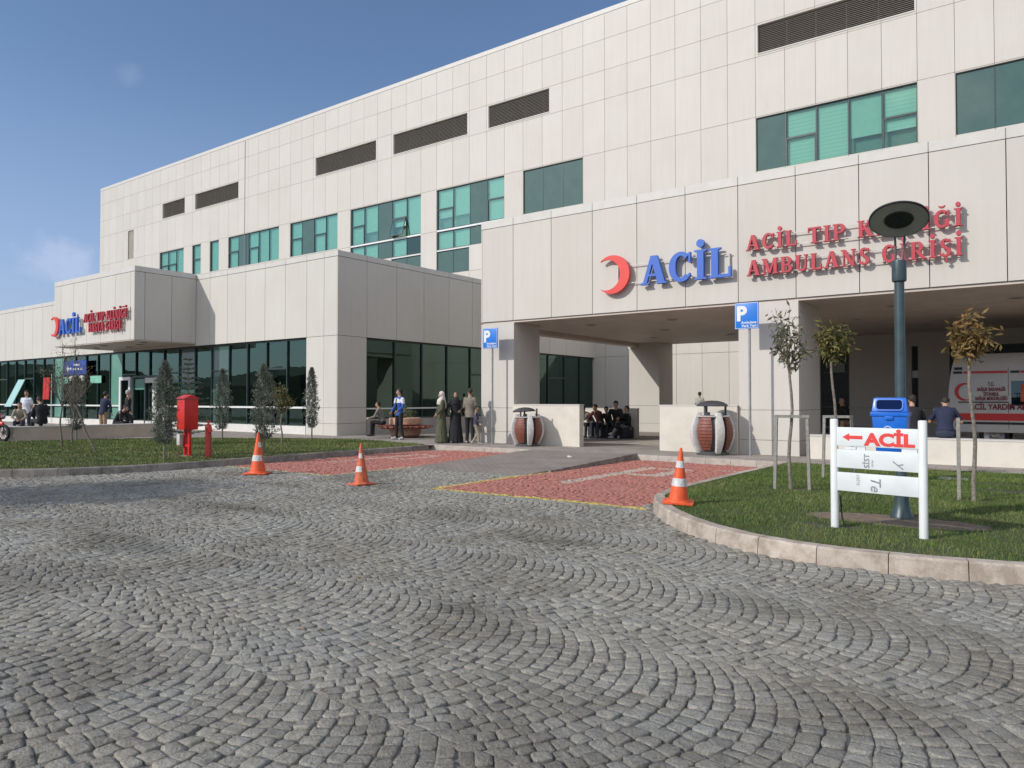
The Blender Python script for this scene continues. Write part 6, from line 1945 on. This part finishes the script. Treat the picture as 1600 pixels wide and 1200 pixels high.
def patch(x0, x1, z0, z1, name, mat, th=.006, n=6):
    """a strip lying on the leaning side"""
    q = MB(); zz = [z0 + (z1 - z0) * i / n for i in range(n + 1)]
    for a, c in zip(zz, zz[1:]):
        ya, yc = W_y(a) - th, W_y(c) - th
        q.add([(x0, ya, a), (x1, ya, a), (x1, yc, c), (x0, yc, c), (x0, ya + th + .01, a), (x1, ya + th + .01, a), (x1, yc + th + .01, c), (x0, yc + th + .01, c)],
              [(0, 1, 2, 3), (4, 7, 6, 5), (0, 4, 5, 1), (3, 2, 6, 7), (0, 3, 7, 4), (1, 5, 6, 2)])
    return q.build(name, mat, amb)
patch(-2.12, -1.14, 1.92, 1.98, 'stripe', M['van_red']); patch(-.86, 2.4, 1.92, 1.98, 'stripe', M['van_red'])
patch(-2.42, 3.9, .72, .90, 'stripe', M['van_red'])
patch(-2.3, 4.0, .62, .68, 'trim_strip', M['black']); patch(-2.25, -1.13, 1.17, 1.20, 'trim_strip', M['black'])
patch(-2.34, -2.15, 2.02, 2.09, 'marker_light', M['black']); patch(-2.36, -2.15, 1.92, 1.985, 'marker_light', M['black']); patch(-1.08, -.88, 1.92, 1.98, 'marker_light', M['black'])
patch(-1.13, -1.115, .5, 2.35, 'door_seam', M['joint'], .002)
patch(-1.06, .55, 1.10, 1.72, 'side_window', M['glass_dark'], .008)
patch(-.86, -.30, 1.20, 1.64, 'window_sticker', cloth('sticker_orange', (.55, .10, .04), .5), .012)
patch(1.8, 2.85, 1.35, 1.95, 'cab_window', M['glass_dark'], .008)
cr = thing('x', 'x', 'x'); bpy.data.objects.remove(cr)
yt = lambda z: W_y(z) - .012
c_ = crescent(-2.10, 1.45, .23, yt(1.45) - .004, .012, M['van_red'], amb, -1, 'crescent', .85, .24)
for txt, z, sz, x in (('T.C.', 1.60, .13, -1.50), ('SAĞLIK BAKANLIĞI', 1.47, .118, -1.50), ('İSTANBUL', 1.35, .118, -1.50), ('SAĞLIK MÜDÜRLÜĞÜ', 1.235, .118, -1.50)):
    o = text_mesh(txt, sz, M['van_text'], amb, (x, yt(z) - .004, z), align='CENTER', bold=.004, ext=.003, sx=.62)
text_mesh('ACİL YARDIM AMBULANSI', .20, M['van_text'], amb, (-1.98, yt(1.0) - .004, 1.0), bold=.006, ext=.003, sx=.80)
def wheel(x, y, parent, r=.34, w=.22):
    b = MB(); b.lathe([(r - .11, -w / 2), (r - .02, -w / 2), (r, -w / 2 + .03), (r, w / 2 - .03), (r - .02, w / 2), (r - .11, w / 2)], (0, 0, 0), 32)
    t_ = b.build('wheel', M['tyre'], parent, smooth='auto'); t_.rotation_euler = (R(90), 0, 0); t_.location = (x, y, r)
    b = MB(); b.lathe([(0, .03), (.05, .05), (.12, .02), (r - .11, w / 2 - .02), (r - .11, -w / 2 + .02)], (0, 0, 0), 24); b.build('rim', M['chrome'], t_, smooth='auto')
for x, y in ((-1.45, .16), (3.1, .16), (-1.45, 1.82), (3.1, 1.82)): wheel(x, y, amb)
b = MB(); b.box(-.1, .55, .7, 1.3, 2.45, 2.56); b.build('roof_unit', M['van_white'], amb, bevel=.03)
b = MB(); b.box(1.5, 1.8, .3, 1.7, 2.44, 2.56); b.build('light_bar', simple('beacon_blue', (.02, .05, .4), .2), amb, bevel=.03)
b = MB(); b.box(3.0, 3.12, -.22, -.02, 1.45, 1.75); b.build('mirror', M['black'], amb, bevel=.02)
b = MB(); b.box(-2.56, -2.49, .1, 1.9, .42, .62); b.build('bumper', M['black'], amb, bevel=.01)

# =============================================================== MOTORCYCLE
mc = thing('motorcycle', 'red motorcycle parked at the far left edge, front wheel towards the lawn', 'motorcycle', (-28.25, 9.72, .128), R(20))
def torus(name, c, R_, r_, mat, parent, n=28, m=10):
    b = MB()
    for i in range(n):
        for k in range(m):
            a, e = 2 * math.pi * i / n, 2 * math.pi * k / m; rr_ = R_ + r_ * math.cos(e)
            b.v.append((c[0] + rr_ * math.cos(a), c[1] + r_ * math.sin(e), c[2] + rr_ * math.sin(a)))
    for i in range(n):
        for k in range(m):
            b.f.append((i * m + k, i * m + (k + 1) % m, ((i + 1) % n) * m + (k + 1) % m, ((i + 1) % n) * m + k)); b.m.append(0); b.t.append(.5)
    return b.build(name, mat, parent, smooth=True)
for x in (0, -1.28):
    w = torus('wheel', (x, 0, .30), .25, .05, M['tyre'], mc)
    b = MB()
    for k in range(6):
        a = math.pi * k / 6; b.tube([(x - .22 * math.cos(a), 0, .30 - .22 * math.sin(a)), (x + .22 * math.cos(a), 0, .30 + .22 * math.sin(a))], .010, 6)
    b.build('rim', M['dark_metal'], w)
b = MB()
for y in (-.07, .07): b.tube([(0, y, .3), (-.14, y, .62), (-.28, y, .95)], .022, 8)
b.build('fork', M['galv'], mc)
b = MB(); b.loft = None
Bd = Body(); Bd.cap((-.02, 0, .60), (-.20, 0, .60), .05, .07, side=(0, 1, 0), flat=1.6); Bd.skin('front_mudguard', M['red_paint'], mc, .012, 1)
Bd = Body(); Bd.loft([((-.10, 0, .80), .09, .07), ((-.24, 0, .84), .15, .14), ((-.42, 0, .74), .14, .18), ((-.66, 0, .62), .10, .14)], (0, 1, 0)); Bd.skin('fairing', M['red_paint'], mc, .014, 1)
Bd = Body(); Bd.loft([((-.45, 0, .84), .10, .08), ((-.66, 0, .88), .15, .10), ((-.86, 0, .80), .09, .06)], (0, 1, 0)); Bd.skin('fuel_tank', M['red_paint'], mc, .014, 1)
Bd = Body(); Bd.loft([((-.82, 0, .76), .08, .04), ((-1.1, 0, .78), .12, .05), ((-1.45, 0, .86), .09, .04)], (0, 1, 0)); Bd.skin('seat', M['black'], mc, .014, 1)
Bd = Body(); Bd.cap((-.45, 0, .42), (-.85, 0, .42), .15, .14); Bd.cap((-.85, .08, .3), (-1.28, .09, .3), .04, .03); Bd.skin('engine', M['dark_metal'], mc, .016, 1)
b = MB(); b.tube([(-.30, -.34, 1.0), (-.26, -.12, .97), (-.26, .12, .97), (-.30, .34, 1.0)], .016, 8); b.build('handlebar', M['black'], mc)
b = MB(); b.lathe([(0, 0), (.07, .01), (.08, .05), (0, .08)], (0, 0, 0), 16); o = b.build('headlight', M['chrome'], mc); o.location = (-.04, 0, .84); o.rotation_euler = (0, R(-90 + 180), 0)
b = MB(); b.tube([(-.75, .05, .3), (-.8, .26, .0)], .012, 6); b.build('kick_stand', M['dark_metal'], mc)

# a few fallen leaves on kerb and cobbles
def litter_leaves():
    r = np.random.default_rng(5); n = 160
    x = r.uniform(-9, 1.5, n); y = r.uniform(2.5, 9, n)
    P = np.stack([x, y, np.full(n, .007)], 1); k = ~in_poly(x, y, offset_line(R_KERB, -.05) + [(6, 30), (-5, 30)]); P = P[k]
    D = r.normal(0, 1, P.shape); D[:, 2] = .02
    o = leaves('fallen_leaves', P, D, .035, .016, M['leaf_brown'], None, r, .1)
    tag(o, 'scattered small dry leaves lying between the cobbles', 'leaves', kind='stuff')
litter_leaves()
